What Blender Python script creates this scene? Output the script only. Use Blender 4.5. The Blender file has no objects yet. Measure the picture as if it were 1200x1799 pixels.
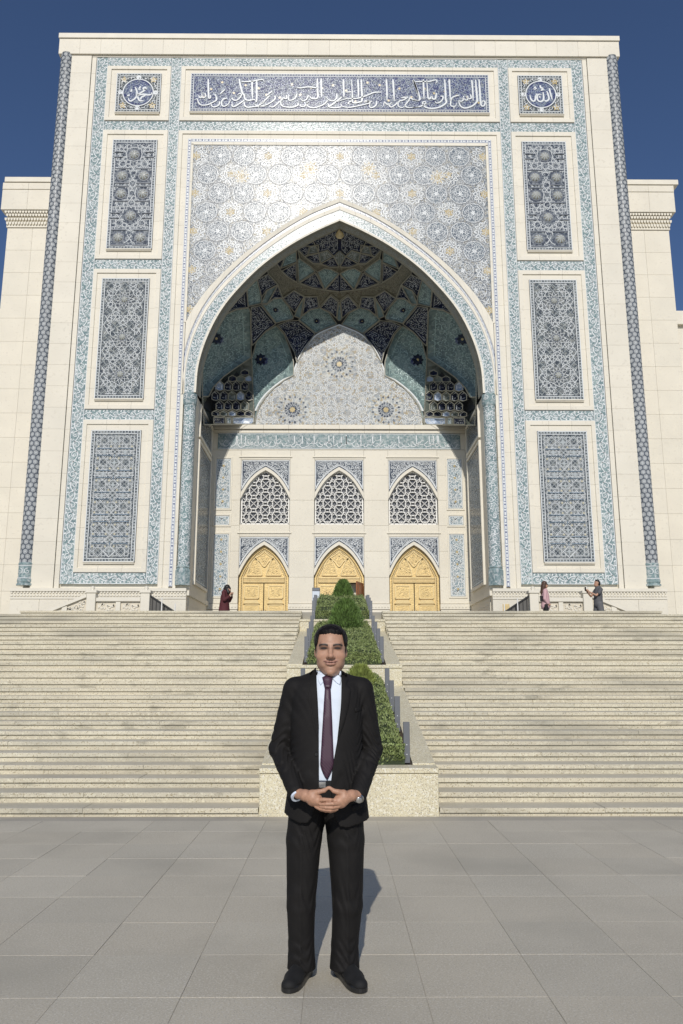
import bpy, math, random
import numpy as np
from mathutils import Vector, Matrix
from mathutils.geometry import delaunay_2d_cdt
R = math.radians
random.seed(7); RNG = np.random.default_rng(7)
SC = bpy.context.scene
COL = SC.collection
AX = 0.15                                   # the building's axis is X = 0, the photographer stands a little to its left

# ---------------------------------------------------------------- camera
cd = bpy.data.cameras.new('camera'); cam = bpy.data.objects.new('camera', cd); COL.objects.link(cam)
cd.sensor_fit = 'VERTICAL'; cd.sensor_height = 36.0; cd.lens = 36.0 * 1392 / 1799
cd.clip_end = 2000; cd.clip_start = 0.05
CZ = 1.54
cam.location = (-AX, 0, CZ); cam.rotation_euler = (R(90 + 11.65), 0, R(-0.4))
SC.camera = cam
SC.render.resolution_x = 683; SC.render.resolution_y = 1024

# ---------------------------------------------------------------- sky and sun
SUN_EL, SUN_AZ = 33.0, 2.6
w = bpy.data.worlds.new('World'); SC.world = w; w.use_nodes = True
nt = w.node_tree; nt.nodes.clear()
so = nt.nodes.new('ShaderNodeOutputWorld'); sb = nt.nodes.new('ShaderNodeBackground')
sk = nt.nodes.new('ShaderNodeTexSky'); sk.sky_type = 'NISHITA'; sk.sun_disc = False
sk.sun_elevation = R(SUN_EL); sk.sun_rotation = R(180 + SUN_AZ)
sk.altitude = 450; sk.air_density = 1.0; sk.dust_density = 0.3; sk.ozone_density = 4.0
sb.inputs['Strength'].default_value = 0.068
tn = nt.nodes.new('ShaderNodeMix'); tn.data_type = 'RGBA'; tn.blend_type = 'MULTIPLY'; tn.inputs[0].default_value = 1.0; tn.inputs[7].default_value = (.97, 1.0, 1.13, 1)
nt.links.new(sk.outputs[0], tn.inputs[6]); nt.links.new(tn.outputs[2], sb.inputs[0]); nt.links.new(sb.outputs[0], so.inputs[0])
ld = bpy.data.lights.new('sun', 'SUN'); ld.energy = 3.15; ld.angle = R(0.53); ld.color = (1.0, 0.95, 0.875)
sun = bpy.data.objects.new('sun', ld); COL.objects.link(sun)
sun.rotation_euler = (R(90 - SUN_EL), 0, R(-SUN_AZ)); sun.location = (0, -10, 40)
SC.view_settings.view_transform = 'Standard'; SC.view_settings.look = 'None'
SC.view_settings.exposure = 0.0; SC.view_settings.gamma = 1.0; SC.view_settings.use_curve_mapping = False

# ---------------------------------------------------------------- helpers
_th, _ps, _F = R(11.65), R(0.4), 1392.0
_f = np.array([math.sin(_ps) * math.cos(_th), math.cos(_ps) * math.cos(_th), math.sin(_th)])
_r = np.array([math.cos(_ps), -math.sin(_ps), 0.0]); _u = np.cross(_r, _f)
def ray(x, y): return _f * _F + _r * (x - 600) + _u * (899.5 - y)
def UY(x, y, Y):                            # survey point on the photo -> point of the vertical plane at distance Y
    d = ray(x, y); t = Y / d[1]; return (d[0] * t - AX, CZ + d[2] * t)

def obj(name, v, f, mats, parent=None, mi=None, smooth=False, kind=None):
    me = bpy.data.meshes.new(name)
    v = np.asarray(v, dtype=np.float64)
    me.from_pydata(v.tolist(), [], f if isinstance(f, list) else f.tolist())
    if not isinstance(mats, (list, tuple)): mats = [mats]
    for m in mats: me.materials.append(m)
    if mi is not None: me.polygons.foreach_set('material_index', np.asarray(mi, dtype=np.int32))
    if smooth: me.polygons.foreach_set('use_smooth', np.ones(len(me.polygons), dtype=bool))
    me.update()
    return place(name, me, parent, kind)
def place(name, me, parent=None, kind=None, loc=None):
    o = bpy.data.objects.new(name, me); COL.objects.link(o)
    if loc is not None: o.location = loc
    if parent is not None:
        o.parent = parent; o.matrix_parent_inverse = Matrix.Translation(parent['_w']).inverted() if '_w' in parent else Matrix.Identity(4)
    if kind: o['kind'] = kind
    return o
ROOTS = []
def thing(name, label, cat, loc=(0, 0, 0), group=None, kind=None):
    o = bpy.data.objects.new(name, None); COL.objects.link(o); o.location = loc
    o['_w'] = [float(c) for c in loc]; ROOTS.append(o)
    o.empty_display_size = 0.2
    if kind: o['kind'] = kind
    else: o['label'] = label; o['category'] = cat
    if group: o['group'] = group
    return o
def tag(o, label, cat, group=None):
    o['label'] = label; o['category'] = cat
    if group: o['group'] = group
    return o
class MB:
    def __init__(s): s.v = []; s.f = []; s.m = []; s.n = 0
    def add(s, v, f, m=0):
        v = np.asarray(v, dtype=np.float64); f = np.asarray(f)
        s.v.append(v); s.f.extend((f + s.n).tolist()); s.m.extend([m] * len(f)); s.n += len(v)
    def addl(s, v, f, m=0):                 # faces of mixed size
        n = s.n; s.v.append(np.asarray(v, dtype=np.float64)); s.f.extend([[i + n for i in q] for q in f]); s.m.extend([m] * len(f)); s.n += len(v)
    def box(s, x0, x1, y0, y1, z0, z1, m=0):
        s.add([(x0, y0, z0), (x1, y0, z0), (x1, y1, z0), (x0, y1, z0), (x0, y0, z1), (x1, y0, z1), (x1, y1, z1), (x0, y1, z1)],
              [(0, 1, 5, 4), (1, 2, 6, 5), (2, 3, 7, 6), (3, 0, 4, 7), (4, 5, 6, 7), (3, 2, 1, 0)], m)
    def fbox(s, x0, x1, z0, z1, yf, yb, b=0.012, m=0):       # block whose front arrises (towards -Y) are chamfered
        a = [(x0, yb, z0), (x1, yb, z0), (x1, yb, z1), (x0, yb, z1), (x0, yf + b, z0), (x1, yf + b, z0), (x1, yf + b, z1), (x0, yf + b, z1),
             (x0 + b, yf, z0 + b), (x1 - b, yf, z0 + b), (x1 - b, yf, z1 - b), (x0 + b, yf, z1 - b)]
        f = []
        for i in range(4):
            j = (i + 1) % 4; f += [(i, j, 4 + j, 4 + i), (4 + i, 4 + j, 8 + j, 8 + i)]
        f += [(8, 9, 10, 11), (3, 2, 1, 0)]
        s.add(a, f, m)
    def prism(s, pts, y0, y1, m=0):         # outline in XZ pushed from y0 (front) to y1
        n = len(pts); v = [(p[0], y0, p[1]) for p in pts] + [(p[0], y1, p[1]) for p in pts]
        f = [list(range(n)), list(range(2 * n - 1, n - 1, -1))] + [[i, n + i, n + (i + 1) % n, (i + 1) % n] for i in range(n)]
        s.addl(v, f, m)
    def lathe(s, prof, c, n=24, m=0, a0=0, a1=2 * math.pi):
        prof = np.asarray(prof, float); k = len(prof); full = abs(a1 - a0 - 2 * math.pi) < 1e-6
        an = np.linspace(a0, a1, n + (0 if full else 1), endpoint=not full); na = len(an)
        v = np.stack([c[0] + prof[:, 0][None] * np.cos(an)[:, None], c[1] + prof[:, 0][None] * np.sin(an)[:, None],
                      c[2] + np.repeat(prof[:, 1][None], na, 0)], -1).reshape(-1, 3)
        f = []
        for i in range(na if full else na - 1):
            j = (i + 1) % na
            for q in range(k - 1): f.append((i * k + q, j * k + q, j * k + q + 1, i * k + q + 1))
        s.add(v, f, m)
    def tube(s, pts, rad, n=8, m=0):
        pts = np.asarray(pts, float); rad = np.broadcast_to(np.asarray(rad, float), (len(pts),))
        t = np.gradient(pts, axis=0); t /= np.linalg.norm(t, axis=1)[:, None] + 1e-9
        ref = np.array([0, 0, 1.0]) if abs(t[0][2]) < .9 else np.array([1.0, 0, 0])
        a = np.cross(t, ref); a /= np.linalg.norm(a, axis=1)[:, None] + 1e-9; b = np.cross(t, a)
        an = np.linspace(0, 2 * math.pi, n, endpoint=False)
        v = (pts[:, None] + rad[:, None, None] * (np.cos(an)[None, :, None] * a[:, None] + np.sin(an)[None, :, None] * b[:, None])).reshape(-1, 3)
        f = [(i * n + j, i * n + (j + 1) % n, (i + 1) * n + (j + 1) % n, (i + 1) * n + j) for i in range(len(pts) - 1) for j in range(n)]
        s.add(v, f, m)
        s.addl(v[:n], [list(range(n))], m); s.addl(v[-n:], [list(range(n))[::-1]], m)
    def ribbons(s, polys, mp, m=0):         # polys: [(Nx2 points, width or widths)], mp: Nx2 -> Nx3
        P = []; Q = []; n = 0
        for p, wd in polys:
            p = np.asarray(p, float)
            if len(p) < 2: continue
            t = np.empty_like(p); t[1:-1] = p[2:] - p[:-2]; t[0] = p[1] - p[0]; t[-1] = p[-1] - p[-2]
            l = np.sqrt((t * t).sum(1)) + 1e-9
            nr = np.stack([-t[:, 1] / l, t[:, 0] / l], 1) * (np.broadcast_to(np.asarray(wd, float), (len(p),)) * .5)[:, None]
            P.append(p + nr); P.append(p - nr); k = len(p); i = np.arange(k - 1)
            Q.append(np.stack([n + i, n + i + 1, n + k + i + 1, n + k + i], 1)); n += 2 * k
        if n: s.add(mp(np.concatenate(P)), np.concatenate(Q), m)
    def build(s, name, mats, parent=None, smooth=False, kind=None):
        if not s.v: return None
        return obj(name, np.concatenate(s.v), s.f, mats, parent, s.m, smooth, kind)
def catmull(p, n=8):
    p = np.asarray(p, float); q = np.concatenate([[2 * p[0] - p[1]], p, [2 * p[-1] - p[-2]]]); out = []
    t = np.linspace(0, 1, n, endpoint=False)[:, None]
    for i in range(len(p) - 1):
        a, b, c, d = q[i:i + 4]
        out.append(.5 * ((2 * b) + (-a + c) * t + (2 * a - 5 * b + 4 * c - d) * t ** 2 + (-a + 3 * b - 3 * c + d) * t ** 3))
    return np.concatenate(out + [p[-1:]])
def resample(p, n):
    p = np.asarray(p, float); d = np.concatenate([[0], np.cumsum(np.linalg.norm(np.diff(p, axis=0), axis=1))])
    s = np.linspace(0, d[-1], n); return np.stack([np.interp(s, d, p[:, k]) for k in range(p.shape[1])], 1)
def plen(p): return float(np.linalg.norm(np.diff(np.asarray(p, float), axis=0), axis=1).sum())
def inpoly(P, poly):
    P = np.asarray(P, float); poly = np.asarray(poly, float); x, y = P[:, 0], P[:, 1]; c = np.zeros(len(P), bool); j = len(poly) - 1
    for i in range(len(poly)):
        xi, yi = poly[i]; xj, yj = poly[j]
        c ^= ((yi > y) != (yj > y)) & (x < (xj - xi) * (y - yi) / (yj - yi + 1e-12) + xi); j = i
    return c

# ---------------------------------------------------------------- materials
def _nodes(name):
    m = bpy.data.materials.new(name); m.use_nodes = True; t = m.node_tree
    return m, t, t.nodes['Principled BSDF']
def _n(t, k, **kw):
    n = t.nodes.new(k)
    for a, b in kw.items():
        if hasattr(n, a): setattr(n, a, b)
        else: n.inputs[a].default_value = b
    return n
def _mix(t, fac, a, b, mode='MIX'):
    n = t.nodes.new('ShaderNodeMix'); n.data_type = 'RGBA'; n.blend_type = mode
    for i, x in ((0, fac), (6, a), (7, b)):
        if isinstance(x, bpy.types.NodeSocket): t.links.new(x, n.inputs[i])
        else: n.inputs[i].default_value = x if i == 0 else (*x, 1)
    return n.outputs[2]
def _ramp(t, src, stops, const=False):
    n = t.nodes.new('ShaderNodeValToRGB'); e = n.color_ramp.elements; n.color_ramp.interpolation = 'CONSTANT' if const else 'LINEAR'
    while len(e) < len(stops): e.new(.5)
    for q, (p, c) in zip(e, stops): q.position = p; q.color = (*c, 1) if len(c) == 3 else c
    t.links.new(src, n.inputs[0]); return n.outputs[0]
def _bw(a, b): return [(a, (0, 0, 0)), (b, (1, 1, 1))]
def M(name, col, rough=.6, metal=0.0, var=.12, vs=1.2, speck=None, ss=60, sa=.5, bump=0, bs=40, spec=.5, orand=0.0, stain=None, stain2=None, coat=0, local=False, stretch=None):
    m, t, p = _nodes(name)
    if local: src = _n(t, 'ShaderNodeTexCoord').outputs['Object']
    else: src = _n(t, 'ShaderNodeNewGeometry').outputs['Position']
    if stretch:
        mp = _n(t, 'ShaderNodeMapping'); mp.inputs['Scale'].default_value = stretch; t.links.new(src, mp.inputs[0]); s2 = mp.outputs[0]
    else: s2 = src
    def noise(sc, det=3, v=None):
        n = _n(t, 'ShaderNodeTexNoise'); n.inputs['Scale'].default_value = sc; n.inputs['Detail'].default_value = det
        t.links.new(v or src, n.inputs['Vector']); return n.outputs['Fac']
    c = np.array(col)
    o = _mix(t, _ramp(t, noise(vs, 5), _bw(.3, .7)), tuple(c * (1 - var)), tuple(np.minimum(c * (1 + var), 1)))
    if speck is not None:
        for i, (sc_, sz, th) in enumerate(speck):
            o = _mix(t, _ramp(t, noise(sz, 1), _bw(th, th + .04)), o, sc_)
    if stain: o = _mix(t, _ramp(t, noise(stain[1], 6, s2), [(stain[2], (0, 0, 0)), (stain[2] + .18, (stain[3],) * 3)]), o, stain[0])
    if stain2: o = _mix(t, _ramp(t, noise(stain2[1], 5, s2), [(stain2[2], (0, 0, 0)), (stain2[2] + .1, (stain2[3],) * 3)]), o, stain2[0])
    if orand:
        oi = _n(t, 'ShaderNodeObjectInfo'); o = _mix(t, 1.0, o, _ramp(t, oi.outputs['Random'], [(0, (1 - orand,) * 3), (.5, (1, 1 - orand * .2, 1 - orand * .45)), (1, (1 + orand * .3,) * 3)]), 'MULTIPLY')
    t.links.new(o, p.inputs['Base Color'])
    p.inputs['Roughness'].default_value = rough; p.inputs['Metallic'].default_value = metal
    p.inputs['Specular IOR Level'].default_value = spec
    if coat: p.inputs['Coat Weight'].default_value = coat; p.inputs['Coat Roughness'].default_value = .2
    if bump:
        b = _n(t, 'ShaderNodeBump'); b.inputs['Strength'].default_value = bump; b.inputs['Distance'].default_value = .02
        t.links.new(noise(bs, 4, s2), b.inputs['Height']); t.links.new(b.outputs[0], p.inputs['Normal'])
    return m
def MT(name, cols, sc=9, rough=.2, grout=None, bump=.1, spec=.10):      # hand-painted glazed tile: small fields of several glazes
    m, t, p = _nodes(name)
    src = _n(t, 'ShaderNodeNewGeometry').outputs['Position']
    n0 = _n(t, 'ShaderNodeTexNoise'); n0.inputs['Scale'].default_value = sc * .6; t.links.new(src, n0.inputs['Vector'])
    va = t.nodes.new('ShaderNodeVectorMath'); va.operation = 'MULTIPLY_ADD'; va.inputs[1].default_value = (.1,) * 3
    t.links.new(n0.outputs['Color'], va.inputs[0]); t.links.new(src, va.inputs[2])
    v = _n(t, 'ShaderNodeTexVoronoi'); v.inputs['Scale'].default_value = sc; t.links.new(va.outputs[0], v.inputs['Vector'])
    st = [(i / len(cols), c) for i, c in enumerate(cols)]
    sx = t.nodes.new('ShaderNodeSeparateColor'); t.links.new(v.outputs['Color'], sx.inputs[0])
    o = _ramp(t, sx.outputs[0], st, True)
    n1 = _n(t, 'ShaderNodeTexNoise'); n1.inputs['Scale'].default_value = .7; n1.inputs['Detail'].default_value = 4; t.links.new(src, n1.inputs['Vector'])
    o = _mix(t, 1.0, o, _ramp(t, n1.outputs['Fac'], [(.3, (.86, .86, .88)), (.7, (1.08, 1.08, 1.06))]), 'MULTIPLY')
    t.links.new(o, p.inputs['Base Color']); p.inputs['Roughness'].default_value = rough; p.inputs['Specular IOR Level'].default_value = spec
    b = _n(t, 'ShaderNodeBump'); b.inputs['Strength'].default_value = bump; b.inputs['Distance'].default_value = .01
    t.links.new(v.outputs['Distance'], b.inputs['Height']); t.links.new(b.outputs[0], p.inputs['Normal'])
    return m
STONE = M('cream_limestone', (.72, .675, .565), .55, var=.04, vs=.9, speck=[((.67, .625, .52), 7, .64)], orand=.03, bump=.08, bs=30)
STONE2 = M('cream_moulding', (.73, .685, .575), .55, var=.05, vs=1.5, bump=.1, bs=25)
GRANITE = M('yellow_granite', (.60, .555, .43), .6, var=.10, vs=1.1, speck=[((.67, .63, .49), 26, .58), ((.36, .31, .2), 55, .62), ((.2, .19, .17), 80, .67)], orand=.10,
            stain=((.33, .31, .25), .9, .50, .65), stain2=((.27, .25, .19), 4.5, .60, .55), stretch=(.5, 1, 1.2), bump=.12, bs=60)
TREAD = M('honed_granite_tread', (.56, .52, .415), .5, var=.08, vs=1.3, speck=[((.62, .58, .47), 30, .6), ((.36, .33, .25), 70, .66)], orand=.09,
          stain=((.35, .33, .27), 1.3, .57, .6), stretch=(.35, 1, 1), bump=.06, bs=60)
GRANITE_SPECK = M('speckled_yellow_granite', (.66, .6, .42), .55, var=.08, vs=2, speck=[((.76, .72, .58), 40, .55), ((.45, .37, .24), 70, .6), ((.2, .19, .17), 95, .64)], bump=.08, bs=60)
PAVE = M('grey_granite_paving', (.50, .46, .372), .62, var=.08, vs=1.0, speck=[((.57, .54, .47), 90, .56), ((.36, .335, .285), 120, .62)], orand=.06,
         stain=((.37, .345, .285), .8, .50, .55), bump=.08, bs=130)
JOINT = M('paving_bed', (.40, .37, .31), .9, var=.1, vs=2)
WHITE = M('white_glaze', (.74, .765, .765), .23, var=.04, vs=2, bump=.12, bs=30, spec=.13)
GROUT = M('pale_tile_ground', (.43, .465, .47), .22, var=.06, bump=.08, bs=30, spec=.10)
TURQ = MT('turquoise_glaze', [(.235, .315, .32), (.28, .36, .362), (.19, .265, .275), (.35, .42, .42), (.46, .505, .50)], 12)
TURQ_DK = MT('turquoise_vault_glaze', [(.12, .23, .235), (.15, .27, .27), (.10, .20, .215), (.18, .30, .295)], 6)
SLATE = MT('slate_blue_glaze', [(.085, .10, .13), (.12, .14, .168), (.058, .07, .095), (.18, .20, .222), (.27, .29, .31)], 13)
SLATE_GR = MT('grey_blue_glaze', [(.085, .10, .115), (.12, .14, .152), (.058, .07, .085), (.19, .205, .205), (.27, .28, .265)], 15)
SPAN = MT('spandrel_glaze', [(.19, .215, .24), (.28, .30, .31), (.12, .145, .175), (.38, .39, .38), (.28, .26, .205)], 14, rough=.23, bump=.35, spec=.14)
NAVY = MT('navy_glaze', [(.012, .016, .045), (.02, .026, .06), (.03, .035, .05), (.014, .02, .035)], 11)
COBALT = MT('cobalt_glaze', [(.055, .065, .155), (.075, .09, .185), (.11, .135, .21), (.20, .23, .27)], 12)
BLUE_FL = MT('blue_flower_glaze', [(.14, .175, .21), (.19, .225, .255), (.10, .125, .16)], 14, rough=.23, bump=.35, spec=.14)
GOLDT = M('ochre_glaze', (.46, .36, .17), .25, var=.2, vs=5)
OLIVE = M('olive_vault_rib', (.235, .225, .17), .45, var=.15, vs=4)
PALE_BLUE = M('pale_blue_glaze', (.32, .40, .53), .3, var=.1, vs=3)
GOLD = M('gilded_carved_door', (.68, .505, .225), .42, .35, var=.12, vs=3, bump=.45, bs=16, spec=.5)
GOLD_HI = M('gilded_moulding', (.73, .56, .28), .36, .4, var=.08, vs=5, bump=.15, bs=40)
WOOD = M('carved_brown_wood', (.26, .10, .04), .5, var=.2, vs=6, bump=.2, bs=30)
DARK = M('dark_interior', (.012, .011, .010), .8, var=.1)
STONEW = M('white_stone_grille', (.78, .77, .73), .5, var=.04)
PALE_T = MT('pale_tile_glaze', [(.30, .37, .40), (.40, .45, .47), (.24, .31, .35), (.46, .49, .48)], 12)
BLUEGREY = M('blue_grey_glaze', (.16, .22, .28), .3, var=.15, vs=4)
OLIVE_S = M('soffit_tile', (.27, .26, .205), .45, var=.12, vs=6)
GLASS = M('dark_window_glass', (.165, .165, .165), .12, var=.15, vs=1.2)
STEEL = M('grey_painted_steel', (.15, .158, .17), .45, .3, var=.06, vs=3)
IRON = M('dark_iron_rail', (.03, .03, .03), .5, .4, var=.1)
LEAF = M('hedge_leaf', (.22, .275, .095), .5, var=.55, vs=14, speck=[((.31, .34, .15), 40, .6)])
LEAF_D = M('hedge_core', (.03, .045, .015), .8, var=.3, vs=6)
THUJA = M('thuja_leaf', (.125, .205, .05), .55, var=.45, vs=10)
THUJA_L = M('young_conifer_leaf', (.26, .31, .08), .55, var=.4, vs=10)
BARK = M('shrub_bark', (.09, .06, .04), .8)
SOIL = M('soil', (.07, .05, .035), .9)
# ================================================================ the setting: plaza, stairs, terrace, planter
mb = MB(); mb.add([(-400, -400, -.03), (400, -400, -.03), (400, 400, -.03), (-400, 400, -.03)], [(0, 1, 2, 3)])
plaza = mb.build('plaza', PAVE); plaza['kind'] = 'structure'
mb = MB(); mb.add([(-5.8, 1.5, -.004), (5.8, 1.5, -.004), (5.8, 9.37, -.004), (-5.8, 9.37, -.004)], [(0, 1, 2, 3)])
mb.build('mortar_bed', JOINT, plaza)
mb = MB(); mb.v = []
g = .0011; s = .3 - g; b = .0012
mb.add([(-s, -s, -.03), (s, -s, -.03), (s, s, -.03), (-s, s, -.03), (-s, -s, -b), (s, -s, -b), (s, s, -b), (-s, s, -b),
        (-s + b, -s + b, 0), (s - b, -s + b, 0), (s - b, s - b, 0), (-s + b, s - b, 0)],
       [(0, 1, 5, 4), (1, 2, 6, 5), (2, 3, 7, 6), (3, 0, 4, 7), (4, 5, 9, 8), (5, 6, 10, 9), (6, 7, 11, 10), (7, 4, 8, 11), (8, 9, 10, 11)])
first = None
for iy in range(13):
    for ix in range(-9, 9):
        loc = (-.306 + .6 * ix + .3, 1.87 - .3 + .6 * iy, random.uniform(-.0012, .0012))
        if first is None: first = mb.build('paving_slab', PAVE, plaza); first.location = loc
        else: place('paving_slab', first.data, plaza, loc=loc)

N_ST, R_ST, T_ST, Y_ST, Z_ST, HW = 28, .1125, .395, 9.35, .09, 1.01
for sgn, side in ((-1, 'left'), (1, 'right')):
    st = thing('stone_staircase', 'wide flight of yellow granite steps on the %s of the planted strip' % side, 'staircase', (sgn * 5, Y_ST, 0), 'twin flights up to the terrace')
    for k in range(N_ST):
        zt = Z_ST + R_ST * k; y = Y_ST + T_ST * k; W = 8.05 + .42 * (N_ST - 1 - k); z0 = zt - R_ST - .06 if k else -.02
        rm = MB(); a, b2 = sorted((sgn * HW, sgn * W)); rm.box(a, b2, y, y + .55, z0, zt - .05)
        step = rm.build('step', GRANITE, st)
        xs = [HW + .004]; lim = min(W, y * .46 + 1.2)
        x = HW + random.uniform(.8, 2.2)
        while x < lim - .8: xs.append(x); x += random.uniform(1.5, 2.3)
        xs.append(W + .02)
        for i in range(len(xs) - 1):
            a, b2 = sorted((sgn * (xs[i] + .002), sgn * (xs[i + 1] - .002)))
            tm = MB(); dz = random.uniform(-.0015, .0015); dy = random.uniform(-.002, .002); y0, y1 = y - .028 + dy, y + T_ST + .03; zz = zt + dz; c = .005
            tm.add([(a, y0, zz - .05), (b2, y0, zz - .05), (b2, y1, zz - .05), (a, y1, zz - .05), (a, y0, zz - c), (b2, y0, zz - c), (b2, y1, zz), (a, y1, zz), (a, y0 + c, zz), (b2, y0 + c, zz)],
                   [(0, 1, 5, 4), (4, 5, 9, 8)]); tm.add([(a, y0 + c, zz), (b2, y0 + c, zz), (b2, y1, zz), (a, y1, zz)], [(0, 1, 2, 3)], 1); tm.add([(a, y0, zz - .05), (b2, y0, zz - .05), (b2, y1, zz - .05), (a, y1, zz - .05)], [(3, 2, 1, 0)])
            tm.add([(a, y0, zz - .05), (a, y1, zz - .05), (a, y1, zz), (a, y0, zz - c), (b2, y0, zz - .05), (b2, y1, zz - .05), (b2, y1, zz), (b2, y0, zz - c)], [(0, 1, 2, 3), (4, 5, 6, 7)])
            tm.build('tread_slab', [GRANITE, TREAD], step)
        rm = MB(); Wn = W - .42; a, b2 = sorted((sgn * (Wn - .02), sgn * (W + .02))); rm.box(a, b2, y + .3, 22.0, z0, zt - .004)
        rm.build('side_return', GRANITE, step)
mb = MB(); mb.box(-8.02, 8.02, Y_ST + T_ST * N_ST - .02, 38.6, 0, 3.124); mb.box(-16, 16, 21.9, 33.3, 0, 3.12)
o = mb.build('terrace', M('terrace_paving', (.30, .285, .24), .6, var=.1)); o['kind'] = 'structure'

# ---- the planted strip between the flights
pl = thing('stepped_planter', 'stepped granite planter running up the middle of the stairs', 'planter', (0, Y_ST, 0))
TIERS = [(9.33, .515, 14.1), (14.1, 1.72, 18.85), (18.85, 2.84, 23.4)]
SL = .188
def bedz(Y):
    for i, (y0, zt, y1) in enumerate(TIERS):
        if Y <= y1: return min(zt + SL * max(0, Y - y0 - .25), 3.22)
    return 3.22
for i, (y0, zt, y1) in enumerate(TIERS):
    lo = [-.02, .9, 2.0][i]
    m = MB(); m.fbox(-HW + .002, HW - .002, lo, zt - .062, y0 + .015, y0 + .3, .006); m.build('front_block', GRANITE_SPECK, pl)
    m = MB(); m.fbox(-HW - .004, HW + .004, zt - .058, zt, y0, y0 + .34, .008); m.build('coping_slab', GRANITE_SPECK, pl)
    for s in (-1, 1):
        a, b2 = (.75, HW)
        ya, yb = y0 + .342, y1 + .012; za, zb = bedz(ya) , bedz(yb - .02)
        m = MB(); xa, xb = sorted((s * a, s * b2))
        m.add([(xa, ya, lo), (xb, ya, lo), (xb, yb, lo), (xa, yb, lo), (xa, ya, za), (xb, ya, za), (xb, yb, zb), (xa, yb, zb)],
              [(0, 1, 5, 4), (1, 2, 6, 5), (2, 3, 7, 6), (3, 0, 4, 7), (4, 5, 6, 7)])
        m.build('stringer', GRANITE_SPECK, pl)
    m = MB(); xa = .748; ya = y0 + .343; yb = y1 + .01; za, zb = bedz(ya) - .04, bedz(yb - .02) - .04
    m.add([(-xa, ya, za), (xa, ya, za), (xa, yb, zb), (-xa, yb, zb)], [(0, 1, 2, 3)]); m.build('soil_bed', SOIL, pl)
PY = [9.75, 11.15, 12.25, 13.25, 14.72, 15.85, 16.95, 18.05, 19.2, 20.0, 20.8, 21.6]
for s, side in ((-1, 'left'), (1, 'right')):
    rl = thing('post_railing', 'row of short grey steel posts along the %s edge of the planter' % side, 'railing', (s * .69, PY[0], .5), 'rows of posts by the hedge')
    for Y in PY:
        z = bedz(Y) - .02; m = MB(); xa = s * .69
        m.fbox(xa - .0375, xa + .0375, z, z + .47, Y - .02, Y + .02, .004)
        p = m.build('post', STEEL, rl)
        m = MB(); 
        for zz in (.08, .19): m.lathe([(0, -.004), (.006, -.003), (.006, .004)], (0, 0, 0), 8); 
        vv = np.concatenate(m.v); k = len(vv) // 2
        v2 = np.stack([xa + vv[:, 0], Y - .021 - vv[:, 2] * -1, z + vv[:, 1] + np.where(np.arange(len(vv)) < k, .1, .21)], 1)
        obj('bolt', v2, m.f, WHITE, p)

# ---- foliage: many small leaves
def leaves(P, N, ln, wd, jitter, rng, up=.0):
    n = len(P); d = N + rng.normal(0, jitter, (n, 3)); d[:, 2] += up; d /= np.linalg.norm(d, axis=1)[:, None]
    r = rng.normal(0, 1, (n, 3)); a = np.cross(d, r); a /= np.linalg.norm(a, axis=1)[:, None] + 1e-9
    nn = np.cross(d, a)
    L = ln * rng.uniform(.6, 1.4, n)[:, None]; W = wd * rng.uniform(.7, 1.3, n)[:, None]
    v = np.stack([P, P + d * L * .5 + a * W * .5 + nn * W * .15, P + d * L, P + d * L * .5 - a * W * .5 + nn * W * .15], 1).reshape(-1, 3)
    return v, np.arange(4 * n).reshape(-1, 4)
HL = ['lowest bed of clipped green hedge just above the plaza', 'middle bed of clipped green hedge halfway up the stairs', 'top bed of green hedge in front of the middle golden door']
from mathutils import noise as MN
def lump(x, y, s=0): return MN.noise(Vector((x * 2.3 + s, y * 2.3, s * 3.1))) * .5 + MN.noise(Vector((x * 6 + s, y * 6, s))) * .25
for i, (y0, zt, y1) in enumerate(TIERS):
    h = thing('hedge', HL[i], 'hedge', (0, y0 + .4, zt), 'hedges in the stepped planter')
    ya, yb = y0 + .36, (y1 - .03 if i < 2 else 22.6); nx, ny = 22, 60
    def hz(x, y):
        e = min(1, max(0, (.66 - abs(x)) / .12), max(0, (y - ya) / .12)); e = max(0, e) ** .5
        return bedz(y) + (.07 + (.17 + .10 * lump(x, y, i)) * e) * (1.25 if i == 2 else 1) + (.14 * max(0, 1 - abs(y - 21.3) / 1.0) if i == 2 else 0)
    g = np.array([[(x, y, hz(x, y)) for x in np.linspace(-.66, .66, nx)] for y in np.linspace(ya, yb, ny)]).reshape(-1, 3)
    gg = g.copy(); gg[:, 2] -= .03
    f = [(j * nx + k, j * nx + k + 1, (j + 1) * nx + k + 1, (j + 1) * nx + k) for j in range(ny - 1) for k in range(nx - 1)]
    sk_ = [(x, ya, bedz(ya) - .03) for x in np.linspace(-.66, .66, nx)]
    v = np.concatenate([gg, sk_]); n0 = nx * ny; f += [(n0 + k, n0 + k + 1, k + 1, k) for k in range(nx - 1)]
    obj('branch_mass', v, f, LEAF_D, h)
    n = [15000, 12000, 9000][i]; rng = np.random.default_rng(20 + i)
    xs = rng.uniform(-.68, .68, n); ys = ya + (yb - ya) * rng.uniform(0, 1, n) ** 1.1
    zs = np.array([hz(a, b2) for a, b2 in zip(xs, ys)]) - rng.uniform(0, .06, n)
    P = np.stack([xs, ys, zs], 1)
    m_ = 1800; P2 = np.stack([rng.uniform(-.66, .66, m_), np.full(m_, ya) + rng.uniform(-.01, .03, m_), bedz(ya) + rng.uniform(0, .2, m_)], 1)
    P = np.concatenate([P, P2]); N = np.tile([0, -.25, .8], (len(P), 1))
    v, f = leaves(P, N, .036, .02, .55, rng)
    obj('foliage', v, f, LEAF, h, kind='stuff')
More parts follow.
